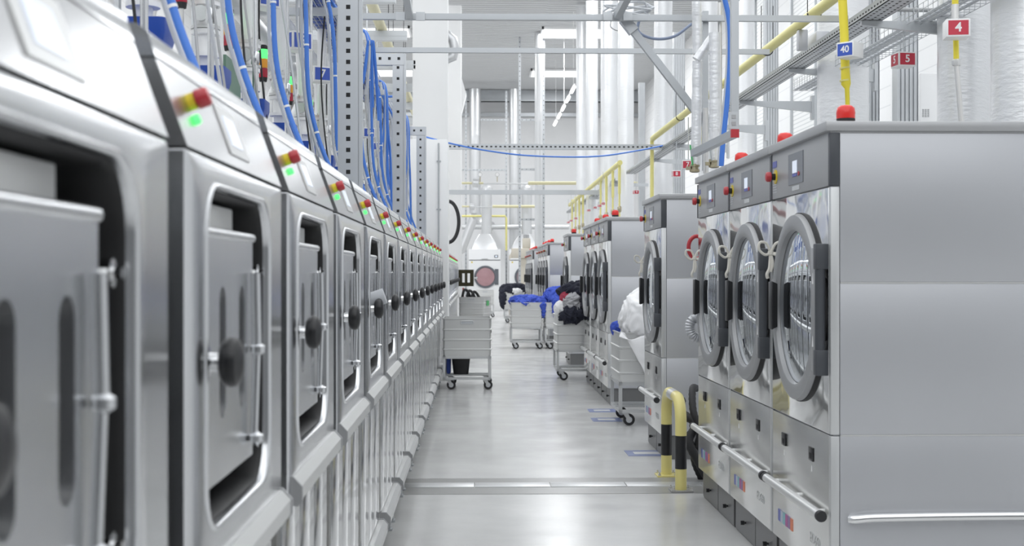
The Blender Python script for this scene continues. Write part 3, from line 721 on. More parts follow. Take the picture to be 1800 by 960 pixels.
b = MB(); p0, p1 = P(836, 372, 53), P(846, 392, 53); b.tube(cr([p0 + Vector((0, 0, .5)), p0, p1, p1 + Vector((.4, -.4, -.15))], 6), .2, 16); b.tube([p1 + Vector((.3, -.3, -.1)), p1 + Vector((.3, 3.3, -.1))], .19, 14); tag(b.build('duct_elbow', FOILD), 'bent duct elbow under the spiral duct beside the concrete pillar', 'duct')
b = MB(); p0, p1 = P(811, 440, 47), P(832, 385, 47); b.tube([Vector((p0.x - .3, p0.y, 0)), Vector((p0.x - .3, p0.y, p0.z - .2)), p0, p1], .16, 16); tag(b.build('slanted_duct', FOILD), 'slanted silver duct behind the open smoked washer door', 'duct')
b = MB(); b.tube([P(812, 399, 52), P(1000, 399, 52)], .10, 14); tag(b.build('steam_pipe', FOILD), 'thick horizontal silver pipe above the white dryers', 'pipe')

# perforated strut helper: holes are dark insets on the face toward -Y
def strut(name, lab, a, bnd, w=.041, hole=True, pitch=.05, grp=None, m=GALVD, cat='strut', face='y'):
    b = MB(); a, bnd = Vector(a), Vector(bnd); b.bar(a, bnd, w)
    if hole:
        b.m(1); L = (bnd - a).length; t = (bnd - a).normalized(); n = int(L / pitch)
        fn = Vector((0, -1, 0)) if face == 'y' else Vector((0, 0, -1))
        sd = t.cross(fn).normalized(); hw = min(.22 * w, .011); hl = min(pitch * .3, .016)
        for i in range(n):
            c = a + t * (pitch * (i + .5)) + fn * (w / 2 + .0006)
            vs = [b.bm.verts.new(c + t * x * hl + sd * y * hw) for x, y in ((-1, -1), (1, -1), (1, 1), (-1, 1))]; b.face(vs)
    return tag(b.build(name, [m, CAV], sharp=False), lab, cat, grp)
for k, (u, Y, v0, v1, lab) in enumerate(((913.5, 43, 36, 440, 'perforated upright strut left of the slender spiral duct'), (955.5, 43, 36, 440, 'perforated upright strut right of the slender spiral duct'), (890, 52, 160, 440, 'perforated upright strut between the end wall spiral ducts'), (819, 52, 160, 440, 'perforated upright strut beside the concrete pillar corbel'))):
    strut('perforated_upright', lab, (P(u, v1, Y).x, Y, 0), P(u, v0, Y), .075, True, .16, 'perforated uprights at the end wall')
for k, (u0, u1, v, Y, lab) in enumerate(((914, 940, 53, 43, 'short strut near the roof'), (914, 940, 211, 43, 'short strut below the roof deck edge'), (914, 940, 298, 43, 'short strut at gauge height'), (914, 940, 386, 43, 'short strut above the second white dryer'), (845, 890, 211, 52, 'cross strut high on the end wall'), (811, 890, 299, 52, 'cross strut at gauge height on the end wall'))):
    strut('cross_strut', lab + (' beside the slender spiral duct' if Y == 43 else ' between the uprights'), P(u0, v, Y), P(u1, v, Y), .07, True, .14, 'cross struts at the end wall')
# gas line with gauges at the end of the hall
for k, (v, Y, u0, u1) in enumerate(((322, 40, 790, 1120), (363, 50, 812, 940))):
    b = MB(); b.tube([P(u0, v, Y), P(u0 + (u1 - u0) * .18, v, Y)], .035, 10); b.m(1).tube([P(u0 + (u1 - u0) * .18, v + 1, Y), P(u0 + (u1 - u0) * .42, v + 1, Y)], .025, 10)
    b.m(0).tube([P(u0 + (u1 - u0) * .42, v, Y), P(u1, v, Y)], .055, 10)
    b.m(1).lathe([(.03, -.12), (.13, -.08), (.13, .08), (.03, .12)], P(u0 + (u1 - u0) * .14, v, Y), 'x', 14)
    tag(b.build('gas_pipe', [CREAM, FOILD]), ['yellowish gas pipe with valves crossing the hall above the aisle', 'lower yellow gas pipe on the end wall'][k], 'pipe')
for k, u in enumerate((844, 874)):
    r = empty('pressure_gauge', ['round pressure gauge closer to the concrete pillar', 'round pressure gauge farther from the concrete pillar'][k], 'gauge', P(u, 307, 40), 0, 'pressure gauges on the gas pipe')
    b = MB(); b.lathe([(.065, -.02), (.065, .02)], (0, 0, 0), 'y', 20); b.build('gauge_case', FASC, r)
    b = MB(); b.lathe([(.055, -.024), (.055, -.02)], (0, 0, 0), 'y', 20); b.build('dial', SIGNW, r)
    b = MB(); b.tube([(0, 0, -.06), (0, 0, -.22)], .012, 8); b.build('gauge_stem', BRASS, r)
b = MB(); b.tube([P(811, 380, 51), P(888, 380, 51), P(890, 384, 51), P(890, 440, 51)], .04, 8); tag(b.build('yellow_pipe', GASY), 'yellow pipe turning down beside the white dryer', 'pipe')
# fluorescent lamp line
r = empty('lamp_line', 'row of glowing fluorescent tubes hung in a line below the roof', 'lamp', (2.88, 38.6, 6.95))
for k in range(5):
    b = MB(); y = k * 2.2; b.tube([(0, y, 0), (0, y + 1.1, 0)], .05, 12); b.build('lamp_tube', TUBE, r)
b = MB(); b.box(-.02, .02, -.2, 10.1, .05, .08)
for y in (.3, 4.5, 9): b.tube([(0, y, .09), (0, y, 2.31)], .008, 6)
b.build('lamp_rail', WHITE, r)

# ================================================================ OVERHEAD STEEL
def rail(lab, u0, u1, v, Y, w, hole=False, grp='cross rails above the aisle'):
    return strut('cross_rail', lab, P(u0, v, Y), Vector((P(u1, v, Y).x, Y, P(u0, v, Y).z)), w, hole, .07, grp, cat='rail')
rail('galvanised cross rail skimming the top edge of the frame', 735, 1300, -7, 9.0, .041)
rail('thick galvanised cross rail second from the top, joined to two perforated stays', 625, 1490, 29, 9.5, .043)
rail('plain galvanised cross rail third from the top', 652, 1352, 88, 11.0, .041)
rail('perforated cross rail with the blue line drooping beneath it', 787, 1216, 258, 20.0, .08, True)
rail('lowest cross rail under the cream gas pipe', 787, 1112, 338, 29.0, .10)
# blue line sagging over the aisle
b = MB(); pts = [P(u, v, 18.0) for u, v in ((745, 240), (800, 254), (850, 264), (920, 273), (1000, 276), (1060, 274), (1120, 265), (1165, 256))]
b.tube(cr(pts, 6), .011, 8); tag(b.build('blue_line', BLUE), 'thin blue line sagging across the aisle below the perforated rail', 'cable')
# perforated stays hanging down onto the second rail
for k, (u, v, dx) in enumerate(((720, 28, -.05), (1085, 28, .22))):
    p = P(u, v, 9.45); strut('perforated_stay', ['perforated stay joining the cross rail near the tall white pillar', 'perforated stay holding the coiled grey cable'][k], p, p + Vector((dx, -.9, .42)), .05, True, .05, 'perforated stays', face='z')
    for q, (xa, xb) in enumerate(((-.10, -.035), (.045, .11))):
        b = MB(); b.box(p.x + xa, p.x + xb, 9.455, 9.475, p.z - .03, p.z + .03)
        tag(b.build('rail_clamp', GALV), ['clamp plate on the washer side', 'clamp plate on the dryer side'][q] + ' of the perforated stay ' + ['near the tall white pillar', 'holding the coiled cable'][k], 'clamp')
# diagonal brace
b = MB(); b.bar(P(1108, 48, 9.6), P(1250, 232, 9.6), .052); b.m(1).bar(P(1096, 33, 9.58), P(1114, 56, 9.58), .075)
tag(b.build('diagonal_brace', [GALVD, GALV]), 'galvanised diagonal brace running down from the coiled cable', 'brace')
# coiled cable
b = MB(); c = P(1105, 18, 9.7); pts = []
for i in range(100):
    a = i / 100 * 2 * math.pi * 4.2; rr_ = .16 + .03 * math.sin(i * .7); pts.append(c + Vector((rr_ * math.cos(a), .06 * math.sin(a * .5), .045 * math.sin(a) + .03 * math.sin(i * .31))))
b.tube(pts, .0075, 8); tag(b.build('coiled_cable', GREYH), 'coil of grey cable hung on the perforated stay above the aisle', 'cable')
b = MB(); b.tube(cr([P(1125, 30, 9.75), P(1122, 55, 9.75), P(1150, 68, 9.75), P(1185, 64, 9.75), P(1216, 42, 9.75)], 6), .011, 8); tag(b.build('blue_grey_cable', mat('blue_grey', (.25, .30, .42), 0, .5)), 'blue-grey cable swinging from the coil to the insulated pipe', 'cable')
b = MB(); b.tube(cr([P(1075, 33, 9.65), P(1073, 46, 9.65), P(1080, 52, 9.65), P(1086, 54, 9.65)], 6), .004, 6); tag(b.build('cable_tail', FASC), 'loose cable tail dangling under the coiled cable', 'cable')

# insulated thin pipes over the gap between dryers
def foilpipe(name, lab, pts, rad):
    b = MB(); q = cr(pts, 14) if len(pts) > 2 else [Vector(pts[0]).lerp(Vector(pts[1]), t / 24) for t in range(25)]
    b.tube(q, [rad * (1 + .09 * noise.noise(p * 23)) for p in q], 14); return tag(b.build(name, FOIL), lab, 'pipe', 'foil insulated thin pipes')
Yp = 9.25
b = None
foilpipe('insulated_pipe', 'foil insulated pipe rising beyond the top of the frame beside the brace', [P(1224, -30, Yp), P(1226, 95, Yp)], .034)
foilpipe('insulated_pipe', 'foil insulated vertical pipe ending in a valve above the single dryer', [P(1226, 108, Yp - .1), P(1223, 290, Yp - .1)], .036)
foilpipe('insulated_pipe', 'slanting foil insulated pipe linking the two vertical ones', [P(1224, 105, Yp - .12), P(1255, 62, Yp - .12)], .032)
foilpipe('insulated_pipe', 'foil insulated vertical pipe with a rounded top and green tag', [P(1256, 58, Yp - .2), P(1256, 282, Yp - .2)], .038)
for k, (u, v) in enumerate(((1221, 296), (1255, 288))):
    r = empty('pipe_valve', ['brass valve hanging under the insulated pipe over the single dryer', 'brass valve under the rounded insulated pipe behind the third dryer'][k], 'valve', P(u, v, Yp - (.1, .2)[k]), 0, 'brass valves under the insulated pipes')
    b = MB(); b.lathe([(.022, -.03), (.036, -.025), (.036, -.008), (.028, -.006), (.028, .010), (.036, .012), (.036, .03)], (0, 0, 0), 'z', 8, smooth=False); b.box(-.06, -.03, -.012, .012, -.012, .012); b.build('valve_body', BRASS, r)
    b = MB(); b.tube([(-.02, -.03, .02), (-.035, -.03, .16)], .006, 6); b.build('lever', GREEN if k == 0 else STEEL, r)
# grey riser pipes & blue hose near the strut
for k, (u0, u1, v0, v1, Y, rad) in enumerate(((1265, 1266, 5, 280, 9.545, .016), (1240, 1241, 190, 305, 9.4, .02), (1230, 1230, 20, 240, 9.53, .009))):
    b = MB(); b.tube([P(u0, v0, Y), P(u1, v1, Y)], rad, 10); tag(b.build('riser_pipe', BRUSH), ['plain steel riser pipe left of the blue hose', 'short steel riser between the insulated pipes', 'thin dark rod beside the insulated vertical pipe'][k], 'pipe')
b = MB(); b.tube(cr([P(1272, -10, 8.6), P(1282, 40, 8.6), P(1283, 110, 8.6), P(1278, 180, 8.6), P(1271, 250, 8.6), P(1268, 292, 8.6)], 8), .017, 10); tag(b.build('blue_hose', BLUE), 'blue hose falling to the dryers beside the red-capped strut', 'hose')
b = MB(); b.tube(cr([P(1268, -10, 8.7), P(1277, 40, 8.7), P(1278, 110, 8.7), P(1273, 180, 8.7), P(1266, 250, 8.7), P(1263, 292, 8.7)], 8), .010, 8); tag(b.build('grey_hose', GREYH), 'grey hose running with the blue hose beside the red-capped strut', 'hose')
r = empty('strut_hanger', 'galvanised vertical strut ending in a red cap above the dryers', 'strut', (0, 0, 0))
b = MB(); b.bar(P(1291, -40, 7.6), P(1291, 225, 7.6), .044); b.build('upright', GALVD, r)
b = MB(); a = P(1291, 235, 7.55); b.bar(a, a + Vector((-.12, .7, -.05)), .044); b.build('foot_rail', GALVD, r)
b = MB(); b.box(a.x - .024, a.x + .024, 7.53, 7.55, a.z - .024, a.z + .024); b.build('red_cap', RED, r)
b = MB(); b.box(a.x - .026, a.x + .026, 7.57, 7.60, a.z + .03, a.z + .13); b.m(1)
for z in (.05, .09): b.box(a.x - .012, a.x + .012, 7.566, 7.575, a.z + z, a.z + z + .022)
b.build('bracket_plate', [GALV, FASC], r)
strut('vertical_strut', 'galvanised vertical strut between the insulated pipes', P(1239.5, 300, 9.55), P(1239.5, 20, 9.55), .043, False)

# ================================================================ RIGHT CABLE TRAYS AND GAS PIPES
def tray(lab, X0, X1, z, y0, y1, holes=True, grp='perforated cable trays'):
    b = MB(); b.box(X0, X1, y0, y1, z, z + .006).box(X0, X0 + .005, y0, y1, z, z + .06).box(X1 - .005, X1, y0, y1, z, z + .06)
    b.m(1); y = y0 + .04
    while holes and y < y1 - .06:
        b.box(X0 - .0008, X0, y, y + .035, z + .02, z + .032)
        for q in range(3):
            xx = X0 + (X1 - X0) * (.2 + .3 * q); b.box(xx - .008, xx + .008, y, y + .03, z - .0008, z)
        y += .07
    return tag(b.build('cable_tray', [GALV, CAV], sharp=False), lab, 'cable tray', grp)
tray('perforated cable tray climbing past the number 40 sign to the frame top', 2.84, 3.02, 3.33, 7.6, 24.8)
tray('far perforated cable tray above the second dryer group', 2.95, 3.12, 3.42, 27.8, 43)
for k, y in enumerate((9.67, 11.95, 14.2, 16.5, 19.0, 21.5)):
    b = MB(); x0, x1, z = 2.86, 3.66, 3.325
    b.loops([[(x0, y - .02, z), (x1, y - .02, z), (x1, y - .02, z - .12), (x0, y - .02, z - .03)], [(x0, y + .02, z), (x1, y + .02, z), (x1, y + .02, z - .12), (x0, y + .02, z - .03)]], True, True)
    b.box(x1 - .01, x1 + .02, y - .04, y + .04, z - .2, z + .06)
    tag(b.build('tray_bracket', GALV), 'tapered galvanised bracket under the cable tray, %s counting from the camera' % ORD[k], 'bracket', 'tapered brackets under the cable tray')
for k, y in enumerate((28.5, 31, 33.5, 36, 39)):
    b = MB(); b.box(2.9, 3.75, y - .02, y + .02, 3.34, 3.41); tag(b.build('far_bracket', GALV), 'far bracket under the distant cable tray, %s counting from the camera' % ORD[k], 'bracket', 'brackets under the far cable tray')
# wire basket tray
def basket(name, lab, x0, x1, z, y0, y1, h=.09, sp=.1, nl=4, w=.004):
    b = MB(); y = y0
    while y <= y1:
        b.box(x0, x1, y, y + w, z, z + w).box(x0, x0 + w, y, y + w, z, z + h).box(x1 - w, x1, y, y + w, z, z + h); y += sp
    for q in range(nl): xx = x0 + (x1 - x0) * q / (nl - 1); b.box(xx - w / 2, xx + w / 2, y0, y1, z - w, z)
    for q in (.5, 1): b.box(x0, x0 + w, y0, y1, z + h * q, z + h * q + w).box(x1 - w, x1, y0, y1, z + h * q, z + h * q + w)
    return tag(b.build(name, GALV, sharp=False), lab, 'cable tray')
basket('wire_basket_tray', 'wire basket tray running behind the perforated tray', 3.20, 3.50, 3.30, 8.2, 13.2)
for k, (x, z) in enumerate(((3.26, 3.325), (3.31, 3.325), (3.37, 3.33), (3.43, 3.325))):
    b = MB(); b.tube([(x, 8.0, z), (x + .01, 10, z + .004), (x, 13.3, z)], .014, 8); tag(b.build('tray_cable', GREYH), 'grey cable lying in the wire basket tray, %s from its aisle edge' % ORD[k], 'cable', 'cables in the wire basket tray')
b = MB(); b.box(2.87, 2.99, 11.0, 11.3, 3.336, 3.50, .01); tag(b.build('junction_box', GREYP), 'small grey junction box on the cable tray by sign 40', 'box')
b = MB(); p = P(1410, 70, 10.9); b.box(p.x - .04, p.x + .04, 10.86, 10.94, p.z - .09, p.z + .08, .008); tag(b.build('tray_sensor', GREYP), 'small grey box standing on the perforated tray before its bend', 'box')
# yellow gas pipes
b = MB(); X, z = 2.70, 3.535
b.tube([(X, 8.0, z), (X, 20.0, z - .02)], .043, 14); b.tube(cr([(X, 20.0, z - .02), (X, 20.08, z - .05), (X, 20.1, z - .2), (X, 20.1, 2.15)], 8), .03, 12)
tag(b.build('gas_main', GASY), 'long yellow gas main slanting over the closest dryers', 'pipe')
for k, y in enumerate((10.4, 12.1, 14.8, 17.3)):
    b = MB(); b.tube([(X + .055 * math.cos(a), y, z + .055 * math.sin(a) - .006) for a in [math.radians(t) for t in range(180, 361, 15)]], .006, 6); b.tube([(X + .055, y, z), (X + .055, y, z + .4)], .004, 6).tube([(X - .055, y, z), (X - .055, y, z + .4)], .004, 6)
    tag(b.build('pipe_hanger', RUB), 'thin dark hanger looped under the yellow gas main, %s counting from the camera' % ORD[k], 'hanger', 'hangers on the yellow gas main')
r = empty('far_gas_main', 'distant yellow gas manifold with thin drops to the far dryers', 'pipe', (0, 0, 0))
b = MB(); X2, z2 = 2.70, 3.53; b.tube([(X2, 24.6, z2), (X2, 38, z2 - .1)], .05, 12); b.build('manifold', GASY, r)
for y in (24.7, 25.9, 27.2, 28.5, 33.2, 34.4, 35.7, 37):
    b = MB(); b.tube([(X2, y, z2), (X2, y, 2.95)], .028, 10); b.tube([(X2, y, 2.95), (X2, y, 2.066)], .018, 8); d = b.build('gas_drop', GASY, r)
    b = MB(); b.lathe([(.025, 2.60), (.04, 2.62), (.04, 2.70), (.025, 2.72)], (X2, y, 0), 'z', 10); b.build('drop_valve', BRASS, d)
# fat yellow hose
r = empty('gas_hose', 'fat yellow flexible gas hose hanging behind the number 40 sign', 'hose', (0, 0, 0))
Y = 9.2
b = MB(); pts = [P(1480, -20, Y), P(1484, 60, Y), P(1486, 125, Y), P(1487, 148, Y), P(1489, 156, Y), P(1491, 220, Y)]
b.tube(pts, [.031, .031, .031, .034, .017, .014], 14); b.build('hose_sleeve', GASF, r)
b = MB(); 
for v in (100, 118, 140): b.tube([P(1485, v, Y), P(1485.3, v + 3, Y)], .036, 14)
b.build('hose_clamp', GASY, r)
r = empty('gas_drop_pipe', 'thin yellow gas drop with grey hose passing behind the number 4 sign', 'pipe', (0, 0, 0)); Y = 8.0
b = MB(); b.tube([P(1679, -30, Y), P(1679, 8, Y)], .02, 12); b.build('yellow_pipe', GASF, r)
b = MB(); b.tube([P(1680, 60, Y), P(1681, 108, Y)], .017, 12); b.build('yellow_sleeve', GASF, r)
b = MB(); b.tube([P(1679, 8, Y), P(1679, 60, Y)], .023, 12); b.build('grey_sleeve', BRUSH, r)
b = MB(); b.tube([P(1681, 110, Y), P(1686, 170, Y), P(1690, 220, Y)], .016, 12); b.build('grey_hose', BRUSH, r)
b = MB(); b.lathe([(.026, -.02), (.03, -.01), (.03, .012), (.022, .02)], P(1681, 110, Y), 'z', 8, smooth=False); b.build('union_nut', ALU, r)
b = MB(); b.tube([P(1269, 244, 8.9), P(1267, 290, 8.9)], .012, 8); tag(b.build('yellow_stub', GASF), 'short yellow gas stub beside the beacon on the third dryer', 'pipe')
b = MB(); b.tube([P(1231, 175, 10.4), P(1232, 268, 10.4)], .02, 8); tag(b.build('yellow_stub', GASY), 'short yellow pipe between the two insulated pipes', 'pipe')
# grey conduit on the brackets
b = MB(); b.tube(cr([P(1562, -6, 9.6), P(1572, 14, 9.6), P(1590, 17, 9.6), P(1645, 18, 9.6)], 6), .016, 10); tag(b.build('grey_conduit', FASC), 'grey conduit bending onto the bracket nearest the number 4 sign', 'conduit')
# galvanised columns and white cabinet
for k, (u0, u1, Y) in enumerate(((1516, 1546, 13.3), (1577, 1614, 12.4), (1184, 1204, 30), (1345, 1368, 20.5), (1123, 1134, 38))):
    b = MB(); a, c = P(u0, 0, Y), P(u1, 0, Y); w = c.x - a.x; pts = []
    for q in range(5):
        xx = a.x + w * q / 5
        pts += [(xx, 0), (xx + w * .12, 0), (xx + w * .14, .02), (xx + w * .19, .02)]
    pts += [(c.x, 0), (c.x, .15), (a.x, .15)]
    b.loops([[(x, Y + y, z) for x, y in pts] for z in (0, 7)], True, True)
    o = b.build('steel_column', GALV); struct(o)
r = empty('white_cabinet', 'white wall cabinet with vent slots behind the number 5 sign', 'cabinet', (0, 0, 0)); Y = 13.0
a, c = P(1618, 128, Y), P(1652, 215, Y)
b = MB(); b.box(a.x, c.x, Y, Y + .3, 0, a.z, .01); b.build('cabinet_body', WHITE, r)
b = MB()
for q in range(3):
    for s in range(6): x = P(1621 + q * 4.5, 0, Y).x; zz = P(0, 195, Y).z; b.box(x, x + .018, Y - .003, Y, zz + s * .014 - .03, zz + s * .014 - .022)
b.build('vent_slots', FASC, r)
a, c = P(1570, 135, 14.5), P(1590, 215, 14.5); b = MB(); b.box(a.x, c.x + .1, 14.5, 14.6, 0, a.z, .01); tag(b.build('partition_board', WHITE), 'narrow white panel behind the corrugated column and number 5 sign', 'panel')

# ================================================================ NUMBER SIGNS
def gsign(n_, p, lab): return sign(n_, lab, p, .07, 10, SIGNR, GR, 3.52 - p.z)
def sign(num, lab, pos, size, ang, col, grp, hang=.35, faces=(0, 1)):
    r = empty('number_sign', lab, 'sign', pos, math.radians(ang), grp); w, h = size, size * .78
    b = MB(); b.box(-w / 2, w / 2, -w / 2, w / 2, -h / 2, h / 2, w * .03); b.build('sign_box', SIGNW, r)
    for f in faces:                     # front face and the face turned left
        R = Matrix.Rotation(math.radians(-90 * f), 3, 'Z')
        b = MB(); pts = [(-.42 * w, -.40 * h), (.42 * w, -.40 * h), (.42 * w, .40 * h), (-.42 * w, .40 * h)]
        b.loops([[R @ Vector((x, y, z)) for x, z in pts] for y in (-w / 2 - .0005, -w / 2 - .002)], True, True); p = b.build('colour_plate', col, r)
        text(num, h * (.72 if len(num) == 1 else .62), SIGNW, p, R @ Vector((0, -w / 2 - .0022, 0)), (math.radians(90), 0, math.radians(-90 * f)), 'number', .0008, size * .012)
    if hang:
        b = MB(); b.tube([(0, 0, h / 2), (0, 0, h / 2 + hang)], .005, 6); b.build('rod', GALV, r)
    return r
GB, GR = 'blue number signs', 'red number signs'
sign('4', 'red number 4 sign hanging before a wide foil duct', P(1681, 52, 7.9), .14, -10, SIGNR, GR, 0, (0,))
sign('5', 'red number 5 sign with both faces showing near the wire tray', P(1588, 106, 10.0), .142, 7, SIGNR, GR, .23)
sign('40', 'blue number 40 sign mounted at the yellow gas hose', P(1494, 89, 9.08), .135, 44, SIGNB, GB, 0, (1,))
sign('8', 'red number 8 sign above the single dryer', P(1189, 306, 15.5), .10, -4, SIGNR, GR)
sign('9', 'red number 9 sign above the second dryer group', P(1118, 338, 24.0), .095, 8, SIGNR, GR)
sign('7', 'red sign tilted behind the insulated pipe over the single dryer', P(1210, 290, 10.5), .09, -15, SIGNR, GR)
for n_, u, v, Y in (('10', 1060, 358, 27), ('11', 1054, 362, 28.4), ('12', 1046, 365, 29.8), ('13', 1035, 370, 31), ('14', 1012, 384, 33), ('15', 1004, 388, 35), ('16', 999, 391, 37)):
    gsign(n_, P(u, v, Y), 'small distant red number %s sign among the yellow gas drops' % n_)
sign('7', 'blue number 7 sign on a post behind the seventh washer', P(562, 132, 9.6), .142, 26, SIGNB, GB, 0, (0,))
sign('6', 'blue number 6 sign with two faces, partly behind a blue hose', P(521, 74, 8.5), .15, 40, SIGNB, GB)
sign('5', 'blue number 5 sign cut by the top of the frame', P(462, -2, 7.4), .14, 42, SIGNB, GB)
sign('10', 'blue number 10 sign just right of the tall perforated post', P(645, 234, 12.3), .115, 26, SIGNB, GB, .35, (0,))
sign('11', 'blue number 11 sign tilted below the number 10 sign', P(663, 258, 13.2), .10, 14, SIGNB, GB)
sign('12', 'blue number 12 sign lower down beside the second perforated post', P(662, 272, 14.5), .09, 16, SIGNB, GB)
sign('13', 'blue number 13 sign behind the second perforated post', P(676, 274, 15.5), .09, 18, SIGNB, GB)
b = MB(); p = P(566, 150, 9.62); b.box(p.x - .018, p.x + .018, 9.6, 9.63, 1.84, p.z); tag(b.build('sign_post', BRUSH), 'flat steel post carrying the blue number 7 sign', 'post')

# ================================================================ LEFT OVERHEAD: posts, trays, hoses, towers, valves
XP = -.735
for k, (XP, y, zt) in enumerate(((-.73, 7.455, 3.9), (-.713, 11.878, 3.44), (-.70, 16.30, 3.27))):
    r = empty('perforated_post', ['tall perforated steel post rising between washers, closest to the camera', 'second perforated steel post with a side arm at its top', 'third perforated steel post, before the white enclosure'][k], 'post', (XP, y, 0), 0, 'perforated posts behind the washers')
    w = (.118, .10, .10)[k]; b = MB(); b.box(-w / 2, w / 2, 0, w, 0, zt); b.box(w / 2 - .002, w / 2 + .022, .0, .03, 0, zt); b.m(1); z = 1.7
    while z < zt - .03: b.box(-.012, .012, -.0012, 0, z, z + .024); z += .0625 if k == 0 else .10
    b.build('post', [GALV, CAV], r, sharp=False)
    b = MB(); b.box(-.62, w / 2 + .004, -.006, .06, zt - .105, zt); b.m(1); x = -.6
    while x < 0: b.box(x, x + .025, -.0072, -.006, zt - .06, zt - .035); x += .085
    b.build('arm', [GALV, CAV], r, sharp=False)
# ceiling brackets in the distance
for k in range(6):
    y = 16.6 + 2.7 * k; b = MB(); b.box(-2.6, -1.03, y, y + .14, 4.88, 5.02); b.box(-2.6, -1.029, y - .004, y, 4.94, 4.955)
    b.tube([(-2.3, y + .07, 5.02), (-2.3, y + .07, 9.2)], .015, 6)
    tag(b.build('channel_beam', GALVD), 'short galvanised channel beam before the white pillar, %s counting from the top' % ORD[k], 'beam', 'channel beams before the white pillar')
b = MB(); b.tube([(-1.42, 14, 5.10), (-1.42, 34, 5.10)], .075, 14); tag(b.build('cream_pipe', CREAM), 'cream coloured pipe running away over the channel beams', 'pipe')
for k in range(4):
    y = 15.6 + 4.1 * k; b = MB(); b.tube([(-1.42 + .095 * math.cos(a), y, 5.09 + .095 * math.sin(a)) for a in [math.radians(t) for t in range(180, 361, 15)]], .008, 6).tube([(-1.325, y, 5.09), (-1.325, y, 6.5)], .006, 6).tube([(-1.515, y, 5.09), (-1.515, y, 6.5)], .006, 6)
    tag(b.build('pipe_hanger', RUB), 'dark hanger looped under the cream pipe, %s counting from the camera' % ORD[k], 'hanger', 'hangers on the cream pipe')
# wire mesh tray filled with blue hoses
basket('mesh_tray', 'long wire mesh tray carrying blue hoses above the washers', -1.27, -1.0, 3.38, 5.5, 17.2, .1, .13, 8, .005)
for k in range(9):
    x = -1.255 + .029 * k; b = MB(); b.tube([(x + .008 * math.sin(i), 5.4 + i * .8, 3.405 + .006 * math.cos(i * 1.7 + k)) for i in range(15)], .016, 8)
    tag(b.build('tray_hose', BLUED), 'blue hose lying in the mesh tray, %s from the wall side' % ORD[k], 'hose', 'blue hoses lying in the mesh tray')
# long pipes over the washers
for k, (x, z, rad, m, lab) in enumerate(((-1.72, 3.36, .07, FOILD, 'outer round silver pipe above the washers'), (-1.50, 3.36, .075, FOILD, 'inner round silver pipe above the washers'), (-1.34, 3.20, .045, FOIL, 'foil wrapped pipe beneath the mesh tray'))):
    b = MB(); b.tube([(x, 5.0, z), (x, 17.4, z)], rad, 16); tag(b.build('long_pipe', m), lab, 'pipe')
for k in range(6):
    y = 7.0 + 2 * k
    b = MB(); b.box(-1.95, -.92, y, y + .05, 3.22, 3.27); b.tube([(-1.50 + .08 * math.cos(a), y - .01, 3.36 + .08 * math.sin(a)) for a in [math.radians(t) for t in range(180, 361, 15)]], .009, 6); b.box(-1.95, -1.9, y, y + .05, 1.835, 3.22)
    tag(b.build('pipe_support', GALV), 'galvanised frame under the silver pipes, %s counting from the camera' % ORD[k], 'frame', 'frames under the silver pipes')
# towers, valves, hoses for each washer
def make_tower():
    r = empty('signal_tower', '', 'signal light')
    b = MB(); b.tube([(0, 0, 1.835), (0, 0, 2.62)], .012, 8).box(-.05, .05, -.03, .03, 1.835, 1.85); b.build('pole', BRUSH, r)
    b = MB(); b.lathe([(.022, 2.615), (.026, 2.64)], (0, 0, 0), 'z', 16); b.build('tower_base', RUB, r)
    for nm, z0, z1, m in (('red_lens', 2.64, 2.695, REDS), ('amber_lens', 2.698, 2.753, AMB), ('green_lens', 2.756, 2.811, GRNL)):
        b = MB(); b.lathe([(.0265, z0), (.027, z0 + .01), (.027, z1 - .01), (.0265, z1)], (0, 0, 0), 'z', 16); b.build(nm, m, r)
    b = MB(); b.lathe([(.027, 2.811), (.027, 2.83), (.02, 2.838)], (0, 0, 0), 'z', 16); b.build('tower_cap', RUB, r)
    return r
tower = make_tower()
def make_valve():
    r = empty('flanged_valve', '', 'valve')
    b = MB(); b.lathe([(.036, 1.615), (.036, 2.2), (.062, 2.2), (.062, 2.22), (.040, 2.222), (.040, 2.30), (.062, 2.302), (.062, 2.322), (.05, 2.325), (.05, 2.43), (.065, 2.43), (.065, 2.45), (.036, 2.452), (.036, 3.15)], (0, 0, 0), 'z', 20); b.build('valve_pipe', WHITE, r)
    b = MB(); b.lathe([(.068, 2.45), (.068, 2.468), (.045, 2.47)], (0, 0, 0), 'z', 20)
    for a in range(6): b.lathe([(.006, 2.42), (.006, 2.48)], (.055 * math.cos(a * 1.047), .055 * math.sin(a * 1.047), 0), 'z', 6)
    b.build('flange', ALU, r)
    b = MB(); b.lathe([(.066, 2.325), (.066, 2.34)], (0, 0, 0), 'z', 20); b.build('lower_flange', ALU, r)
    b = MB(); b.loops([[(p, q, z) for p, q in rr(a, a, .02, 3)] for a, z in ((.16, 2.02), (.2, 2.10), (.2, 2.15))], True, True); b.build('actuator', BLUEV, r)
    b = MB(); b.tube([(.0, -.1, 2.38), (.0, .1, 2.38)], .012, 8); b.lathe([(.035, -.012), (.035, .012)], (.0, -.1, 2.38), 'y', 14); b.build('hand_wheel', STEEL, r)
    return r
valve = make_valve()
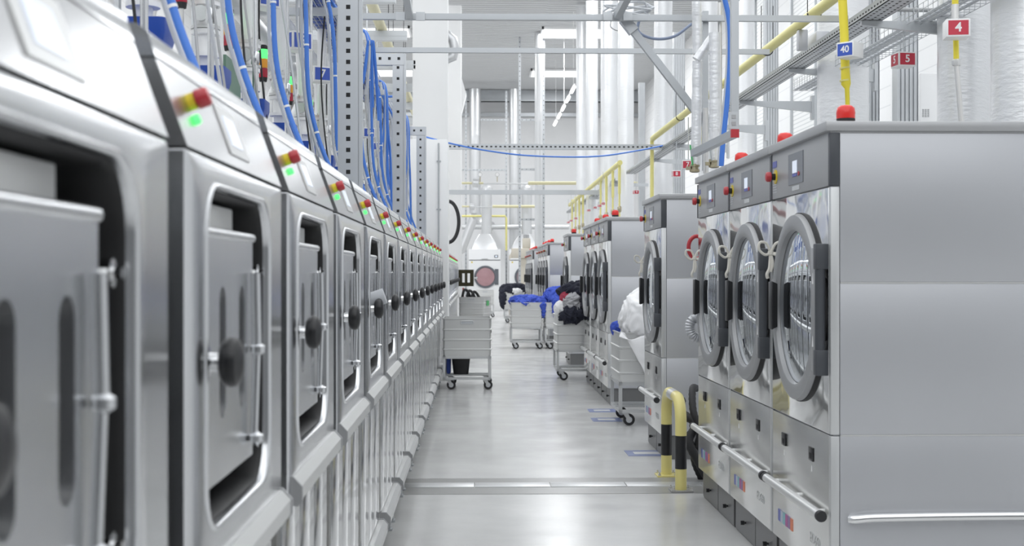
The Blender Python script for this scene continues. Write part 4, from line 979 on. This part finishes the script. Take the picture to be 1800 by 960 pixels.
for i in range(2, 15):
    y0 = WY0 + WP * i; w = ORD[i]
    o = tower if i == 2 else copy_tree(tower); o.location = (-1.30, y0 + .43, 0); tag(o, 'green, amber and red signal tower standing on the %s washer' % w, 'signal light', 'signal towers on the washers')
    o = valve if i == 2 else copy_tree(valve); o.location = (-1.22, y0 + .56, .22); tag(o, 'white flanged valve with blue actuator on the %s washer' % w, 'valve', 'flanged valves on the washers')
    yh = y0 + .55
    b = MB(); j = random.uniform(-.012, .012) if i != 6 else .038
    pts = [(-.72, yh - .06, 1.84), (-.77, yh - .03, 1.98), (-.855, yh, 2.2), (-.91 + j, yh + .01, 2.45), (-.925 + j, yh + .02, 2.9), (-.94, yh + .03, 3.2), (-1.05, yh + .05, 3.41)]
    q = cr(pts, 8); b.tube(q, .0125, 10); o = b.build('blue_water_hose', BLUE); tag(o, 'blue hose dropping from the mesh tray to the %s washer' % w, 'hose', 'blue hoses dropping to the washers')
    for t in (16, 28, 38): b = MB(); d = (q[t + 1] - q[t]).normalized(); b.tube([q[t] - d * .005, q[t] + d * .005], .0142, 10); b.build('cable_tie', SIGNW, o)
    b = MB(); b.tube(cr([(p[0] - .03, p[1] + .05, p[2]) for p in pts], 6), .008, 8); tag(b.build('grey_water_hose', GREYH), 'grey hose beside the blue one at the %s washer' % w, 'hose', 'grey hoses dropping to the washers')
    b = MB(); x = random.uniform(-1.15, -.95); yy = y0 + random.uniform(.1, .9); b.tube(cr([(x + .1, yy - .1, 1.835), (x, yy, 2.2), (x - .06, yy + .05, 2.8), (x - .02, yy, 3.4)], 6), .006, 6); tag(b.build('thin_cable', RUB), 'thin dark cable rising behind the %s washer' % w, 'cable', 'thin cables behind the washers')
    for q, (cm, cr_, nm) in enumerate(((GREYH, .007, 'pale'), (FASC, .006, 'mid grey'))):
        b = MB(); x = random.uniform(-1.12, -.86); yy = y0 + random.uniform(.1, .95); b.tube(cr([(x + .08, yy - .15, 1.835), (x + .05, yy - .05, 2.05), (x - .02, yy + random.uniform(-.1, .1), 2.55), (x - .08, yy, 3.0), (x - .05, yy, 3.39)], 6), cr_, 6)
        tag(b.build('thin_cable', cm), 'thin %s cable hanging loosely over the %s washer' % (nm, w), 'cable', 'thin cables behind the washers')
    b = MB(); b.tube([(-1.12, y0 + .18, 1.835), (-1.12, y0 + .18, 3.34)], .014, 10); b.lathe([(.014, 2.5), (.022, 2.51), (.022, 2.56), (.014, 2.57)], (-1.12, y0 + .18, 0), 'z', 10)
    tag(b.build('steel_riser', STEEL), 'shiny steel riser pipe on top of the %s washer' % w, 'pipe', 'steel risers on the washers')
    b = MB(); x = -1.6; yy = y0 + .3; b.box(x - .14, x + .14, yy, yy + .2, 1.835, 2.28, .008); o = b.build('control_box', GREYP); tag(o, 'small grey control box on top of the %s washer' % w, 'control box', 'control boxes on the washers')
    b = MB(); b.tube(cr([(-1.45, yy + .1, 2.28), (-1.44, yy + .12, 2.6), (-1.38, yy + .25, 2.85), (-1.40, yy + .3, 3.22)], 6), .035, 10); tag(b.build('white_branch_pipe', WHITE), 'white branch pipe curving up behind the %s washer' % w, 'pipe', 'white branch pipes over the washers')
# perforated light post at the near end with green cabinet behind it
b = MB(); p = P(368, 50, 6.4); b.box(p.x - .035, p.x + .055, 6.4, 6.46, 1.835, 3.3); b.m(1); z = 1.9
while z < 3.2: b.box(p.x - .010, p.x + .006, 6.3988, 6.4, z, z + .016); z += .052
tag(b.build('pale_post', [WHITE, CAV], sharp=False), 'pale perforated post rising behind the third washer', 'post')
b = MB(); p = P(393, 90, 6.5); b.box(p.x - .012, p.x + .012, 6.5, 6.9, 1.835, 2.53); tag(b.build('green_panel', GRNB), 'narrow dark green panel edge beside the pale perforated post', 'panel')
# extra blue bundles hanging beside the posts
for k, (x, y, n_, z0, z1) in enumerate(((-.85, 10.6, 4, 3.0, 3.42), (-.92, 13.4, 4, 2.2, 3.42), (-.86, 14.6, 4, 2.0, 3.42), (-.84, 16.2, 3, 2.1, 3.42), (-.80, 8.6, 2, 1.84, 3.5))):
    r = empty('hose_bundle', 'bundle of blue hoses hanging near the perforated posts, %s counting from the camera' % ORD[k], 'hose', (0, 0, 0), 0, 'blue hose bundles by the posts')
    for q in range(n_):
        dx = (q - n_ / 2) * .022; b = MB(); b.tube(cr([(x + dx * 2.2, y + q * .05, z0 - .1 * q), (x + dx * 1.5, y + q * .03, (z0 + z1) / 2 - .2), (x + dx * .6, y, (z0 + z1) / 2 + .1), (x + dx * .3 - .01, y, z1 - .12), (x - .07, y + .06, z1), (x - .25, y + .15, z1 - .01)], 6), .013, 8); b.build('hose', BLUE if q != 1 else GREYH, r)
# cloth bows tied on the dryer door handles
for k, (dy, lab) in enumerate(((6.2, 'cream strap loop tied between the first and second dryers'), (7.22, 'cream strap loop tied between the second and third dryers'), (8.38, 'cream strap bow hanging at the third dryer door'), (11.1, 'pale strap bow hanging at the single dryer door'))):
    b = MB(); c = Vector((DX - .035, dy, 1.545))
    for sx in (-1, 1):
        b.tube(cr([c, c + Vector((sx * .022, -.01, .045)), c + Vector((sx * .055, -.02, .05)), c + Vector((sx * .06, -.02, .018)), c + Vector((sx * .03, -.012, -.008)), c], 6), .0065, 8)
    b.tube(cr([c, c + Vector((-.006, -.005, -.07)), c + Vector((-.018, -.005, -.10)), c + Vector((-.014, 0, -.12))], 5), .008, 8).tube(cr([c, c + Vector((.008, -.01, -.05)), c + Vector((.0, -.005, -.09))], 5), .007, 8)
    b.lathe([(.004, -.014), (.014, -.008), (.014, .008), (.004, .014)], c, 'z', 10)
    b.tube([c, (DX + .005, dy, 1.545)], .006, 6)
    tag(b.build('strap_bow', LINEN), lab, 'strap', 'strap bows on the dryers')
b = MB(); p = PX(1222, 435, 1.46); b.tube([(p.x + .01 + .055 * math.cos(a), p.y, p.z + .075 * math.sin(a)) for a in [2 * math.pi * k / 24 for k in range(25)]], .014, 10)
b.tube([(p.x + .06, p.y, p.z), (p.x + .10, p.y - .05, p.z)], .006, 6)
tag(b.build('red_ring', RED), 'red ring handle at the edge of the third dryer', 'handle')
b = MB(); p = PX(1217, 577, 1.41); q = cr([p + Vector((.06, 0, .07)), p + Vector((.0, .0, .055)), p + Vector((-.015, 0, 0)), p + Vector((.01, 0, -.055)), p + Vector((.07, 0, -.07))], 8)
b.tube(q, [.028 * (1 + .22 * (i % 2)) for i in range(len(q))], 10); tag(b.build('ribbed_duct_loop', GREYP), 'ribbed grey hose loop beside the third dryer door', 'hose')
